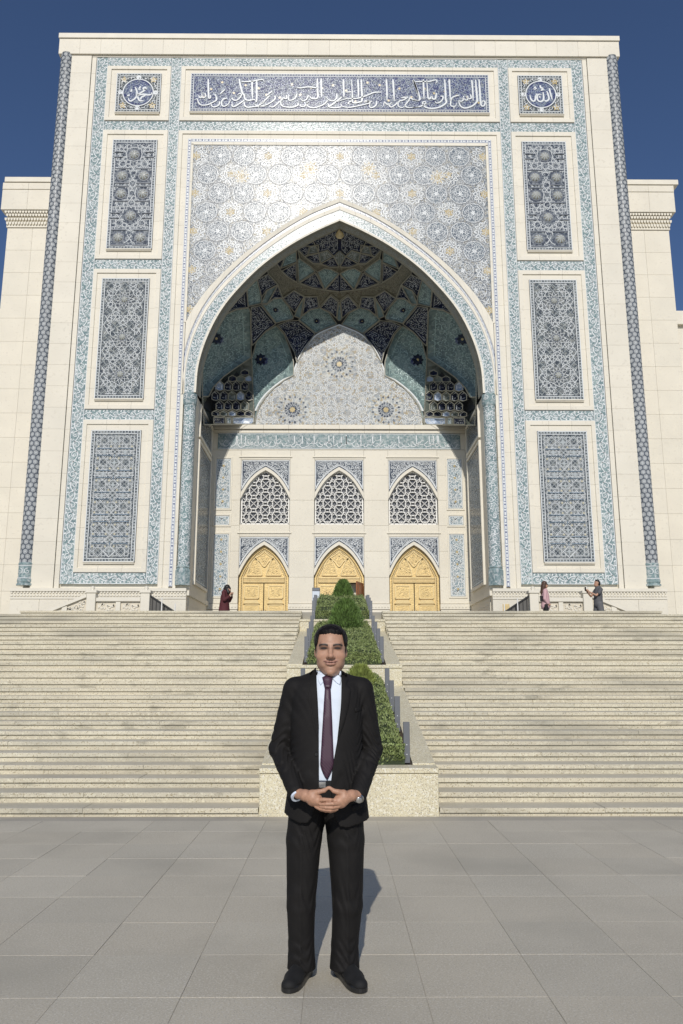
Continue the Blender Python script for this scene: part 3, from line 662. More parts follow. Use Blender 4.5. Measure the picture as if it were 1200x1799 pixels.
# ---- great inscription
frame(-7.58, 7.58, 27.21, 30.16, -7.13, 7.13, 27.65, 29.77)
t = panel(-7.13, 7.13, 27.65, 29.77, COBALT, 'cobalt tile band with a white cursive inscription')
rgi = random.Random(11)
pattern(t, clip(arab(-6.95, 6.95, 27.83, 29.6, .27, .016, rgi), inrect(-6.93, 6.93, 27.85, 29.57)), PALE_BLUE, .065, 'fine_scrolls')
pattern(t, clip(arab(-6.95, 6.95, 27.83, 29.6, .46, .02, rgi), inrect(-6.93, 6.93, 27.85, 29.57)), GROUT, .067, 'pale_scrolls')
q = MB()
for i in range(26): star(q, (-6.6 + i * .53 + rgi.uniform(-.1, .1), rgi.uniform(28.2, 29.3)), .075, 6, FP(.069), q=.6)
q.build('ochre_blossom', GOLDT, t, kind='stuff')
INS = {(725, 120, 8.276): [
 [(965, 160), (975, 300), (985, 460), (1000, 540), (1040, 540), (1052, 490), (1020, 472), (1003, 500)], [(915, 165), (925, 300), (937, 450), (930, 490), (860, 550), (760, 577), (700, 550), (673, 490), (680, 465)], [(860, 168), (872, 300), (880, 470)],
 [(840, 380), (850, 430), (815, 440), (800, 395)], [(790, 400), (800, 450), (770, 460), (738, 420)], [(740, 400), (735, 460), (700, 480), (688, 465)], [(530, 160), (540, 300), (548, 470)], [(680, 390), (600, 410), (560, 450), (555, 540), (620, 550), (640, 500)], [(590, 575), (612, 577)],
 [(465, 160), (475, 300), (480, 440), (486, 500), (400, 560), (280, 582), (180, 560), (145, 500), (180, 480), (192, 510)], [(405, 405), (440, 410), (430, 460), (380, 500), (340, 500), (328, 478)], [(345, 360), (330, 440), (290, 440), (280, 410), (250, 440), (225, 430), (215, 300), (205, 160)],
 [(155, 160), (160, 300), (165, 450)], [(40, 195), (120, 190), (240, 190), (330, 168), (352, 190), (330, 222)], [(10, 165), (60, 300), (106, 440), (70, 465), (0, 460)], [(192, 510), (120, 550), (0, 572)]],
 (590, 120, 8.276): [[(1120, 170), (1160, 260), (1200, 400)], [(830, 160), (840, 300), (850, 482)], [(735, 160), (742, 300), (745, 468)], [(1200, 460), (1130, 455), (1080, 430), (1060, 470), (1008, 540), (1060, 572), (1200, 560)], [(950, 430), (1040, 420), (980, 460), (920, 480), (905, 540), (960, 572), (1010, 540)],
 [(905, 490), (850, 540), (800, 562), (778, 530), (822, 488)], [(780, 520), (740, 520), (710, 488), (688, 552)], [(658, 345), (560, 350), (480, 380), (380, 420), (280, 440), (160, 440), (0, 492)], [(370, 160), (375, 300), (382, 460), (340, 490), (250, 497), (240, 400), (230, 160)], [(320, 160), (328, 300), (330, 422)], [(110, 160), (115, 300), (118, 422)],
 [(597, 478), (580, 540), (520, 572), (488, 550), (500, 508)], [(530, 480), (470, 478), (418, 490), (440, 468), (500, 500), (430, 520), (300, 550), (180, 567), (90, 550), (80, 518)], [(222, 340), (148, 347)], [(235, 470), (180, 500), (200, 525)]],
 (455, 120, 8.276): [[(905, 148), (905, 300), (910, 424)], [(848, 148), (850, 300), (850, 430), (760, 432), (738, 398)], [(850, 285), (720, 270), (600, 285), (540, 270)], [(1130, 365), (1130, 430), (1080, 472), (1020, 460), (978, 418)], [(1200, 420), (1100, 500), (1030, 542), (1000, 508)], [(1200, 560), (1100, 572), (1020, 560), (1000, 530)],
 [(1002, 468), (930, 530), (800, 572), (710, 550), (698, 500), (732, 478)], [(700, 500), (660, 550), (610, 552), (598, 518)], [(722, 388), (690, 450), (640, 472), (598, 438)], [(560, 500), (570, 530), (500, 562), (400, 562), (330, 540), (318, 480), (352, 448)], [(550, 368), (530, 430), (470, 462), (430, 455), (425, 378)], [(400, 388), (400, 440), (350, 430), (330, 450), (298, 472)],
 [(230, 398), (236, 440), (180, 490), (100, 532), (0, 552)], [(192, 328), (118, 392)], [(312, 468), (260, 520), (200, 562), (148, 550)], [(152, 398), (80, 470), (0, 522)]],
 (325, 120, 8.571): [[(350, 158), (352, 300), (358, 440), (382, 440), (380, 398)], [(815, 158), (835, 260), (865, 370), (890, 400), (905, 460), (960, 482), (1040, 470), (1062, 492)], [(850, 200), (1000, 195), (1080, 180), (1170, 168), (1192, 202)], [(1010, 190), (1012, 320), (1015, 462)], [(1080, 188), (1080, 330), (1080, 480), (1058, 512)], [(1200, 498), (1120, 550), (1080, 562), (1048, 538)],
 [(890, 500), (900, 560), (950, 587), (1050, 575), (1200, 572)], [(300, 368), (310, 420), (270, 442), (250, 378)], [(250, 400), (240, 442), (215, 430), (208, 398)], [(455, 388), (477, 470), (420, 510), (340, 547), (250, 552), (205, 520), (188, 460), (168, 458)], [(522, 498), (510, 550), (440, 582), (400, 560), (398, 528)], [(602, 318), (520, 392)], [(632, 448), (570, 470), (548, 530), (580, 572), (650, 540), (692, 468)],
 [(700, 448), (750, 482), (810, 460), (852, 400), (820, 378), (788, 402)], [(892, 478), (820, 530), (740, 577), (708, 560), (710, 518)]]}
po = []
for (ox, oy, sc), S in INS.items():
    for st_ in S:
        p = np.array([UY(ox + a / sc, oy + b / sc, FY - .09) for a, b in st_]); tall = abs(p[0, 1] - p[1, 1]) > .3; p = catmull(p, 4); k = len(p)
        po.append((p, (.078 if tall else .062) * np.interp(np.linspace(0, 1, k), [0, .12, .75, 1], [.75, 1.1, .9, .4])))
pattern(t, po, WHITE, .09, 'lettering')

# ---- the field of the arch: stone border, thin blue chain band, spandrel mosaic
frame(-7.58, 7.58, 5.1, 26.68, -7.14, 7.14, 5.1, 26.28, prof=((0, .03), (.4, .03), (.44, -.02), (1, -.02)))
def chain(x0, x1, z0, z1, vert):
    q = MB(); q.fbox(x0, x1, z0, z1, FY + .01, FY + .15, .003); t = q.build('chain_band', COBALT_L, mq); q = MB(); L = (z1 - z0) if vert else (x1 - x0); n = int(L / .3); W = (x1 - x0) if vert else (z1 - z0); po = []
    for i in range(n):
        s0 = L * (i + .5) / n; po.append((np.array([(s0 - .11, 0), (s0 + .02, 0)]), W * .42)); po.append(disc((s0 + .12, 0), W * .3))
    for e in (-1, 1): po.append((np.array([(0, e * W * .44), (L, e * W * .44)]), .025))
    cx, cz = (x0 + x1) / 2, (z0 + z1) / 2
    q.ribbons(po, (lambda p: np.stack([cx + p[:, 1], np.full(len(p), FY + .004), z0 + p[:, 0]], 1)) if vert else (lambda p: np.stack([x0 + p[:, 0], np.full(len(p), FY + .004), cz + p[:, 1]], 1))); q.build('chain_links', WHITE, t, kind='stuff')
COBALT_L = MT('lavender_blue_glaze', [(.17, .19, .30), (.22, .245, .34), (.28, .31, .40)], 14)
for s in (-1, 1):
    a, b = sorted((s * 6.98, s * 7.13)); chain(a, b, 5.17, 26.27, True)
    for z0, z1 in rows(17.0, 26.0): a, b = sorted((s * 6.86, s * 6.97)); blocks([(a, b, z0, z1)], .0, 'fillet_stone', STONE2)
    for z0, z1 in rows(5.08, 13.6): a, b = sorted((s * 6.84, s * 6.97)); blocks([(a, b, z0, z1)], .0, 'fillet_stone', STONE2)
    for z0, z1 in rows(13.62, 16.98): a, b = sorted((s * 6.90, s * 6.97)); blocks([(a, b, z0, z1)], .0, 'fillet_stone', STONE2)
chain(-6.97, 6.97, 26.11, 26.27, False)
blocks([(x0, x1, 25.95, 26.10) for x0, x1 in rows(-6.97, 6.97)], .0, 'fillet_stone', STONE2)
m = MB(); z3 = lambda x: np.interp(np.abs(x), A3r[:, 0], A3r[:, 1])
xs = np.linspace(-6.86, 6.86, 121); lo = z3(xs) - .05
m.add(np.concatenate([np.stack([xs, np.full(121, FY + .03), lo], 1), np.stack([xs, np.full(121, FY + .03), np.full(121, 25.95)], 1)]), [(i, i + 1, 122 + i, 121 + i) for i in range(120)])
t = m.build('spandrel_mosaic', SPAN, mq); t['label'] = 'pale star mosaic above the great arch'
insS = lambda p: (np.abs(p[:, 0]) < 6.83) & (p[:, 1] < 25.93) & (p[:, 1] > z3(p[:, 0]) + .08)
big = [(s * x, z) for s in (-1, 1) for x, z in ((4.55, 24.3), (1.35, 24.75), (5.2, 21.2))] + [(0, 23.9)]
def offbig(p, d=.62):
    k = insS(p)
    for c in big[:2] + big[3:5]: k &= np.hypot(p[:, 0] - c[0], p[:, 1] - c[1]) > d
    a_ = .3 * (2 + math.sqrt(3)); h_ = a_ * math.sqrt(3) / 2; jj = np.round((p[:, 1] - 21.5) / h_); ii = np.round(p[:, 0] / a_ - jj * .5)
    inside = np.hypot(p[:, 0] - (ii + jj * .5) * a_, p[:, 1] - 21.5 - jj * h_) < .47
    return k & ~(inside & ((ii + 2 * jj) % 3 != 0))
po = clip(hankin(til31212(-7, 7, 17, 26, .3), R(60), .04), offbig); q = MB(); q.ribbons(po, FP(-.024)); q.build('strapwork', WHITE, t, kind='stuff')
dk = []; fl = []; q = MB(); q2 = MB(); a = .3 * (2 + math.sqrt(3)); po = []
for i in range(-9, 10):
    for j in range(-7, 8):
        c = np.array([(i + j * .5) * a, 21.5 + j * a * math.sqrt(3) / 2])
        if not insS(c[None])[0]: continue
        if (i + 2 * j) % 3 == 0: star(q, tuple(c), .25, 6, FP(-.026), q=.58); po += [(np.vstack([ngon(c, .27, 6, .5), ngon(c, .27, 6, .5)[:1]]), .03)]
        else:
            rr = ngon(c, .50, 12); 
            if insS(rr).all(): q2.add(FP(-.027)(np.vstack([[c], rr])), [(0, 1 + k, 1 + (k + 1) % 12) for k in range(12)])
            dk.append((np.vstack([ngon(c, .545, 12), ngon(c, .545, 12)[:1]]), .026)); po += [(np.vstack([ngon(c, .49, 12), ngon(c, .49, 12)[:1]]), .022)]; fl += [spiral((c[0] + .27 * math.cos(k * math.pi / 3 + i), c[1] + .27 * math.sin(k * math.pi / 3 + i)), .135, k, 1.1, 1 if k % 2 else -1, .022, 9) for k in range(6)] + [leafp(c, k * math.pi / 3 + i, .15, .05) for k in range(6)]
for c in big[:2] + big[3:5]:
    star(q, c, .42, 10, FP(-.022), q=.6); po += rosette(c, .62, 10, .04)
q.build('ochre_star', M('pale_ochre_star', (.47, .385, .22), .3, var=.15, vs=6, spec=.08), t, kind='stuff'); q2.build('blue_flower', BLUE_FL, t, kind='stuff'); q = MB(); q.ribbons(clip(dk, insS), FP(-.0205)); q.build('dark_outline', BOSSR, t, kind='stuff')
q = MB(); q.ribbons(clip(fl, insS), FP(-.0195)); q.build('flower_scroll', WHITE, t, kind='stuff')
q = MB(); q.ribbons(clip(po, insS), FP(-.018)); q.build('flower_outline', WHITE, t, kind='stuff')
q = MB(); q.ribbons(clip(arab(-6.9, 6.9, 17.2, 26, .2, .02, random.Random(3)), insS), FP(-.0215)); q.build('fine_scrolls', WHITE, t, kind='stuff')

# ---- archivolt: concentric mouldings swept along the arch
def sweep(name, c0, c1, o0, o1, mat, parent=None, back=.14):
    P = []; full = lambda c: np.concatenate([np.stack([-c[::-1, 0], c[::-1, 1]], 1), c[1:]])
    a, b = full(c0), full(c1); n = len(a)
    L = [np.stack([a[:, 0], np.full(n, FY + back), a[:, 1]], 1), np.stack([a[:, 0], np.full(n, FY - o0), a[:, 1]], 1), np.stack([b[:, 0], np.full(n, FY - o1), b[:, 1]], 1), np.stack([b[:, 0], np.full(n, FY + back), b[:, 1]], 1)]
    f = [(k * n + i, k * n + i + 1, (k + 1) * n + i + 1, (k + 1) * n + i) for k in range(3) for i in range(n - 1)]
    return obj(name, np.concatenate(L), f, mat, parent or mq)
lerp = lambda a, b, t: a + (b - a) * t
NB = 15                                             # the stone lip is cut into voussoirs
full = lambda c: np.concatenate([np.stack([-c[::-1, 0], c[::-1, 1]], 1), c[1:]])
def ring_blocks(name, c0, c1, o0, o1, back, nb=30):
    a, b = full(c0), full(c1); n = len(a); e = np.linspace(0, n - 1, nb + 1).astype(int)
    for i0, i1 in zip(e[:-1], e[1:]):
        A, B = a[i0:i1 + 1].copy(), b[i0:i1 + 1].copy(); k = len(A)
        for Q in (A, B):
            d = Q[1] - Q[0]; Q[0] += d / np.linalg.norm(d) * .004; d = Q[-2] - Q[-1]; Q[-1] += d / np.linalg.norm(d) * .004
        L = [np.stack([A[:, 0], np.full(k, FY + back), A[:, 1]], 1), np.stack([A[:, 0], np.full(k, FY - o0), A[:, 1]], 1), np.stack([B[:, 0], np.full(k, FY - o1), B[:, 1]], 1), np.stack([B[:, 0], np.full(k, FY + back), B[:, 1]], 1)]
        obj(name, np.concatenate(L), [(q * k + i, q * k + i + 1, (q + 1) * k + i + 1, (q + 1) * k + i) for q in range(3) for i in range(k - 1)], STONE2, mq)
ring_blocks('voussoir', AI, lerp(AI, A2r, .14), .03, .035, .16)
tb = sweep('arch_scroll_band', lerp(AI, A2r, .14), lerp(AI, A2r, .86), .015, .015, TURQ)
ring_blocks('voussoir', lerp(AI, A2r, .86), lerp(A2r, A3r, .22), .05, .05, .14)
tc = sweep('arch_chain_band', lerp(A2r, A3r, .22), lerp(A2r, A3r, .6), .02, .02, COBALT_L)
ring_blocks('voussoir', lerp(A2r, A3r, .6), A3r, .06, .09, .14)
def along(c0, c1, out):
    a, b = full(c0), full(c1); n = len(a); mid = (a + b) / 2; d = np.concatenate([[0], np.cumsum(np.linalg.norm(np.diff(mid, axis=0), axis=1))]); W = np.linalg.norm(b[n // 2 - 6] - a[n // 2 - 6])
    def mp(p):
        s = p[:, 0]; t = p[:, 1] / W + .5; A = np.stack([np.interp(s, d, a[:, k]) for k in (0, 1)], 1); B = np.stack([np.interp(s, d, b[:, k]) for k in (0, 1)], 1); q = A + (B - A) * t[:, None]
        return np.stack([q[:, 0], np.full(len(q), FY - out), q[:, 1]], 1)
    return mp, d[-1], W
mp, L, W = along(lerp(AI, A2r, .14), lerp(AI, A2r, .86), .022); q = MB(); q.ribbons(scroll_band(L, W * .95, .034), mp); q.build('scrollwork', WHITE, tb, kind='stuff')
mp, L, W = along(lerp(A2r, A3r, .22), lerp(A2r, A3r, .6), .027); q = MB(); n = int(L / .28)
q.ribbons([(np.array([(L * (i + .5) / n - .1, 0), (L * (i + .5) / n + .03, 0)]), W * .4) for i in range(n)] + [disc((L * (i + .95) / n, 0), W * .28) for i in range(n)] + [(np.stack([np.linspace(0, L, 160), np.full(160, e * W * .42)], 1), .022) for e in (-1, 1)], mp); q.build('chain_links', WHITE, tc, kind='stuff')
# intrados of the arch
a = full(AI); n = len(a); m = MB(); ys = [FY - .03, FY + .30, FY + .62]
m.add(np.concatenate([np.stack([a[:, 0] * k, np.full(n, y), a[:, 1] - dz], 1) for y, k, dz in zip(ys, (1, .992, .985), (0, .02, .06))]), [(k * n + i, k * n + i + 1, (k + 1) * n + i + 1, (k + 1) * n + i) for k in range(2) for i in range(n - 1)])
ti = m.build('arch_soffit', OLIVE_S if 'OLIVE_S' in globals() else M('soffit_stone', (.33, .31, .24), .5, var=.1, vs=6), mq)
d = np.concatenate([[0], np.cumsum(np.linalg.norm(np.diff(a, axis=0), axis=1))])
def mps(p):
    A = np.stack([np.interp(p[:, 0], d, a[:, k]) for k in (0, 1)], 1); return np.stack([A[:, 0] * .99, FY + .32 + p[:, 1], A[:, 1] - .045], 1)
q = MB(); q.ribbons(scroll_band(d[-1], .36, .03), mps); q.build('scrollwork', GROUT, ti, kind='stuff')

# ---- engaged columns
COLW = M('grey_white_glaze', (.47, .49, .495), .25, var=.06, spec=.08)
COLG = MT('column_grey_glaze', [(.155, .168, .178), (.20, .215, .22), (.115, .128, .14), (.29, .30, .30)], 22)
def column(s, cx, cy, r, z0, z1, ground, kind):
    t = MB(); t.lathe([(r, z0), (r, z1)], (cx, cy, 0), 32); col = t.build('engaged_column', ground, mq, smooth=True)
    mp = lambda p, o=.006: np.stack([cx + (r + o) * np.sin(p[:, 0] / r), cy - (r + o) * np.cos(p[:, 0] / r), p[:, 1]], 1)
    q = MB(); Cc = math.pi * r * .98
    if kind == 'hex':
        n = 8; pw = 2 * math.pi * r / n; ph = pw * math.sqrt(3) / 2; q2 = MB(); nr = int((z1 - z0) / ph); po = []; ol = []
        for j in range(nr):
            for i in range(-n // 2, n // 2 + 1):
                c = ((i + (.5 if j % 2 else 0)) * pw, z0 + (j + .5) * ph)
                if abs(c[0]) > Cc - .1: continue
                for k in range(6): aa = k * math.pi / 3 + .5; po.append(leafp(c, aa, pw * .40, pw * .17))
                po.append((np.vstack([ngon(c, pw * .36, 8), ngon(c, pw * .36, 8)[:1]]), .022)); ol.append((np.vstack([ngon(c, pw * .54, 6, math.pi / 6), ngon(c, pw * .54, 6, math.pi / 6)[:1]]), .018))
        q.ribbons(po, mp); q2.ribbons(ol, lambda p: mp(p, .012)); q2.build('hexagon_outline', BOSSR, col, kind='stuff')
    else: q.ribbons(arab(-Cc, Cc, z0, z1, .26, .028, random.Random(2)), mp)
    q.build('scrollwork', COLW if kind == 'hex' else WHITE, col, kind='stuff')
    return col, mp
for s in (-1, 1):
    col, mp = column(s, s * 13.13, FY + .12, .30, 6.1, 30.84, COLG, 'hex')
    q = MB(); q.lathe([(.0, 5.2), (.36, 5.2), (.36, 5.27), (.31, 5.3), (.34, 5.36), (.34, 5.45), (.31, 5.48), (.315, 6.05), (.33, 6.08), (.33, 6.14), (.30, 6.16)], (s * 13.13, FY + .12, 0), 32); q.build('column_base', TURQ, col, smooth=False)
    q = MB(); q.ribbons([spiral((e * .14, 5.78), .13, 1.5, 1.2, e, .028) for e in (-1, 1)] + [(np.array([(x, z) for x in np.linspace(-.5, .5, 10)]), .03) for z in (5.5, 6.02)] + [spiral((e * .42, 5.78), .12, 1.5, 1.2, -e, .028) for e in (-1, 1)], lambda p: mp(p, .03)); q.build('base_scrolls', WHITE, col, kind='stuff')
    col, mp = column(s, s * 6.56, FY + .10, .255, 6.0, 13.08, TURQ, 'scroll')
    q = MB(); q.lathe([(.0, 5.22), (.33, 5.22), (.33, 5.85), (.30, 5.88), (.27, 5.93), (.30, 5.98), (.28, 6.03), (.255, 6.05)], (s * 6.56, FY + .10, 0), 8, a0=math.pi / 8, a1=2 * math.pi + math.pi / 8); q.build('column_base', TURQ, col)
    q = MB(); q.lathe([(.255, 12.95), (.27, 13.0), (.25, 13.06), (.29, 13.14), (.31, 13.3), (.31, 13.62), (.0, 13.64)], (s * 6.56, FY + .10, 0), 16); q.build('capital', TURQ, col)
    q = MB(); q.ribbons([spiral((e * .17, 13.42), .12, 1.5, 1.2, e, .026) for e in (-1, 1)], lambda p: mp(p, .065)); q.build('capital_scrolls', WHITE, col, kind='stuff')
    # plinth with a dentil cornice
    a, b = sorted((s * 6.32, s * 13.55)); 
    for x0, x1 in rows(a, b, 1.2):
        q = MB(); q.fbox(x0 + .003, x1 - .003, 3.1, 4.62, FY - .28, FY + .2, .006); q.build('plinth_block', STONE, mq)
    q = MB(); q.box(a, b, FY - .36, FY + .2, 4.93, 5.06); q.box(a, b, FY - .31, FY + .2, 4.62, 4.70); q.box(a, b, FY - .29, FY + .2, 4.70, 4.93); pc = q.build('plinth_cornice', STONE2, mq)
    q = MB(); n = int((b - a) / .13)
    for i in range(n):
        x = a + (i + .5) * (b - a) / n; q.fbox(x - .035, x + .035, 4.84, 4.92, FY - .335, FY - .29, .006); q.fbox(x - .05, x + .05, 4.72, 4.79, FY - .325, FY - .29, .006)
    q.build('dentils', STONE2, pc, kind='stuff')
q = MB(); q.fbox(6.72, 7.0, 4.12, 4.42, FY - .30, FY - .27, .005); q.build('plaque', GOLD_HI, mq)

# ---- jambs of the niche
for s in (-1, 1):
    J = lambda p, o=0: np.stack([np.full(len(p), s * (6.30 - o)), p[:, 0], p[:, 1]], 1)
    for z0, z1 in rows(3.1, 13.62, 1.3):
        for y0, y1 in ((FY + .18, FY + 2.6), (FY + 2.6, BY + .1)):
            q = MB(); a, b = sorted((s * 6.30, s * 6.5)); q.box(a, b, y0 + .003, y1 - .003, z0 + .003, z1 - .003); q.build('jamb_stone', STONE, mq)
    q = MB(); a, b = sorted((s * 6.22, s * 6.34)); q.box(a, b, FY - .2, BY, 4.78, 4.98); q.box(a, b, FY - .2, BY, 3.1, 3.5); q.build('jamb_plinth', STONE2, mq)
    for z0, z1, nm in ((5.5, 11.7, 'tall'), (12.1, 13.35, 'small')):
        q = MB(); a, b = sorted((s * 6.25, s * 6.31)); q.box(a, b, FY + 1.1, BY - .8, z0, z1); t = q.build('jamb_tile_panel', SLATE_GR, mq)
        q = MB(); q.ribbons(clip(arab(FY + 1.1, BY - .8, z0, z1, .34, .034, random.Random(9)), inrect(FY + 1.2, BY - .9, z0 + .1, z1 - .1)), lambda p: J(p, .056)); q.ribbons([(np.array(P), .05) for P in (((FY + 1.2, z0 + .1), (FY + 1.2, z1 - .1)), ((BY - .9, z0 + .1), (BY - .9, z1 - .1)), ((FY + 1.2, z0 + .1), (BY - .9, z0 + .1)), ((FY + 1.2, z1 - .1), (BY - .9, z1 - .1)))], lambda p: J(p, .057)); q.build('scrollwork', GROUT, t, kind='stuff')
        q = MB(); a, b = sorted((s * 6.2, s * 6.31))
        for y0, y1, za, zb in ((FY + .95, FY + 1.09, z0 - .14, z1 + .14), (BY - .79, BY - .65, z0 - .14, z1 + .14), (FY + 1.09, BY - .79, z0 - .14, z0 - .01), (FY + 1.09, BY - .79, z1 + .01, z1 + .14)): q.box(a, b, y0, y1, za, zb)
        q.build('panel_frame', STONE2, t)
# ================================================================ back wall of the niche: doors, windows, tile bands
def ar(u): u = np.abs(u); return 1 - (.45 * u + .55 * u ** 2.7)
def bfb(x0, x1, z0, z1, out, name, mat, parent=None, back=.3, b=.006):
    q = MB(); q.fbox(x0, x1, z0, z1, BY - out, BY + back, b); return q.build(name, mat, parent or mq)
def arch_plate(cx, hw, zs, za, xo, ztop, y0, y1, name, mat, parent, extra=0, n=24):
    # stone or tile face with an arched underside; extra widens the arch outwards
    xs = np.linspace(-xo, xo, 2 * n + 1); z = np.where(np.abs(xs) <= hw + extra, zs + (za + extra * 1.25 - zs) * ar(xs / (hw + extra)), zs)
    z = np.minimum(z, ztop - .002); k = len(xs); F = []
    V = np.concatenate([np.stack([cx + xs, np.full(k, y0), z], 1), np.stack([cx + xs, np.full(k, y0), np.full(k, ztop)], 1), np.stack([cx + xs, np.full(k, y1), z], 1)])
    F += [(i, i + 1, k + i + 1, k + i) for i in range(k - 1)] + [(2 * k + i, 2 * k + i + 1, i + 1, i) for i in range(k - 1)]
    return obj(name, V, F, mat, parent)
BAY = (-3.64, 0.0, 3.64); HWN = 1.2
# piers between the bays, in courses
for x0, x1 in ((-6.3, -4.86), (-2.42, -1.22), (1.22, 2.42), (4.86, 6.3)):
    for z0, z1 in rows(4.9, 12.5, 1.26): bfb(x0 + .003, x1 - .003, z0 + .003, z1 - .003, 0, 'pier_stone', STONE)
    bfb(x0, x1, 3.1, 4.6, .06, 'pier_base', STONE2); p = bfb(x0 - .02, x1 + .02, 4.62, 4.88, .10, 'base_moulding', STONE2)
    q = MB(); n = int((x1 - x0) / .15)
    for i in range(n): x = x0 + (i + .5) * (x1 - x0) / n; q.fbox(x - .04, x + .04, 4.70, 4.79, BY - .125, BY - .1, .005)
    q.build('dentils', STONE2, p, kind='stuff')
for c in BAY:
    x0, x1 = c - 1.217, c + 1.217
    bfb(x0, x1, 8.36, 8.75, -.0, 'sill_stone', STONE); bfb(x0 - .1, x1 + .1, 8.30, 8.36, .05, 'string_course', STONE2)
    bfb(x0, x1, 12.03, 12.13, 0, 'lintel_stone', STONE); bfb(x0 - .1, x1 + .1, 12.13, 12.19, .05, 'string_course', STONE2); bfb(x0, x1, 12.19, 12.5, 0, 'lintel_stone', STONE)
    bfb(x0, x1, 8.16, 8.30, 0, 'lintel_stone', STONE)
    for zs, za, zt, seed in ((10.05, 11.49, 12.03, 1), (6.25, 7.75, 8.16, 2)):
        arch_plate(c, HWN, zs, za, 1.217, zt, BY + .02, BY + .45, 'arch_stone', STONE2, mq)
        t = arch_plate(c, HWN, zs, za, 1.19, zt - .03, BY + .012, BY + .02, 'spandrel_tile', SLATE, mq, extra=.14)
        f = lambda p, c=c, zs=zs, za=za, zt=zt: (np.abs(p[:, 0] - c) < 1.17) & (p[:, 1] < zt - .05) & (p[:, 1] > zs + (za + .19 - zs) * ar(np.minimum(np.abs(p[:, 0] - c) / 1.36, 1)) + .04)
        g = lambda p, c=c, zs=zs, za=za, zt=zt: (np.abs(p[:, 0] - c) < 1.08) & (p[:, 1] < zt - .14) & (p[:, 1] > zs + (za + .19 - zs) * ar(np.minimum(np.abs(p[:, 0] - c) / 1.36, 1)) + .14)
        q = MB(); q.ribbons(clip(arab(c - 1.2, c + 1.2, zs, zt, .19, .030, random.Random(seed)), g), BP(-.006)); 
        xs = np.linspace(-1.16, 1.16, 40); q.ribbons(clip([(np.stack([c + xs, zs + (za + .19 - zs) * ar(xs / 1.36) + .07], 1), .04), (np.stack([c + xs, zs + (za + .19 - zs) * ar(xs / 1.36) + .13], 1), .02)], f), BP(-.005))
        q.ribbons([(np.array(((c - 1.17, zt - .06), (c + 1.17, zt - .06))), .035), (np.array(((c - 1.1, zt - .12), (c + 1.1, zt - .12))), .02)] + [(np.array(((c + e * 1.16, zt - .05), (c + e * 1.16, zs + .6))), .035) for e in (-1, 1)], BP(-.005))
        q.build('scrollwork', WHITE, t, kind='stuff')
# narrow tile panels beside the outer bays
for s in (-1, 1):
    for z0, z1 in ((9.55, 12.06), (8.72, 9.18), (5.25, 8.27)):
        a, b = sorted((s * 5.36, s * 6.07)); t = bfb(a, b, z0, z1, .012, 'side_tile_panel', PALE_T if 'PALE_T' in globals() else TURQ, back=0)
        q = MB(); q.ribbons(clip(arab(a, b, z0, z1, .235, .034, random.Random(4)), inrect(a + .05, b - .05, z0 + .05, z1 - .05)), BP(.018)); q.ribbons([(np.array(P), .035) for P in (((a + .03, z0 + .02), (a + .03, z1 - .02)), ((b - .03, z0 + .02), (b - .03, z1 - .02)), ((a + .03, z0 + .03), (b - .03, z0 + .03)), ((a + .03, z1 - .03), (b - .03, z1 - .03)))], BP(.019)); q.build('scrollwork', WHITE, t, kind='stuff')
        q = MB(); 
        for i in range(int((z1 - z0) / .6)): star(q, ((a + b) / 2, z0 + .35 + i * .6), .08, 6, BP(.02))
        q.build('ochre_blossom', GOLDT, t, kind='stuff')
        q = MB()
        for X0, X1, Z0, Z1 in ((a - .09, a - .005, z0 - .09, z1 + .09), (b + .005, b + .09, z0 - .09, z1 + .09), (a - .005, b + .005, z0 - .09, z0 - .005), (a - .005, b + .005, z1 + .005, z1 + .09)): q.fbox(X0, X1, Z0, Z1, BY - .04, BY, .008)
        q.build('panel_frame', STONE2, t)
# turquoise inscription and cornice
for x0, x1 in rows(-6.3, 6.3, 1.26): bfb(x0 + .003, x1 - .003, 12.505, 12.56, .0, 'course_stone', STONE); bfb(x0 + .003, x1 - .003, 13.40, 13.56, .02, 'course_stone', STONE); bfb(x0 + .003, x1 - .003, 13.58, 13.80, .12, 'cornice_stone', STONE2)
for s in (-1, 1): a, b = sorted((s * 6.05, s * 6.3)); bfb(a, b, 12.57, 13.39, .0, 'course_stone', STONE)
t = bfb(-6.04, 6.04, 12.57, 13.38, .015, 'inscription_band', TURQ, back=.1); t['label'] = 'turquoise tile band with white lettering'
rgb = random.Random(21); po = [(np.array(((-6, z), (6, z))), .03) for z in (12.6, 13.35)]
q = MB(); q.ribbons(clip(arab(-6, 6, 12.6, 13.35, .2, .014, rgb), inrect(-6, 6, 12.62, 13.33)), BP(.018)); q.build('fine_scrolls', GROUT, t, kind='stuff')
VX = [255, 265, 295, 330, 433, 577, 725, 790, 885, 1105, 1145]
vs_ = [UY(360 + a / 4.615, 770, BY)[0] for a in VX]; vs_ = vs_ + [-v - .18 for v in vs_] + [.35]
for x in vs_:
    zt_ = rgb.uniform(13.2, 13.31); po.append((np.array([(x, zt_), (x + .01, 13.0), (x + .015, 12.82)]), [.05, .04, .03]))
for i in range(46):
    x = -5.85 + i * .257 + rgb.uniform(-.06, .06); z = rgb.uniform(12.72, 12.9); wv = rgb.uniform(.12, .26)
    po.append((catmull([(x - wv, z + .06), (x - wv * .5, z - .07), (x + wv * .3, z - .05), (x + wv, z + rgb.uniform(.02, .14))], 4), .034))
    if i % 2: po.append(spiral((x, z + .16), .075, rgb.uniform(0, 6), .8, 1, .028, 8))
q = MB(); q.ribbons(po, BP(.024)); q.build('lettering', WHITE, t, kind='stuff')

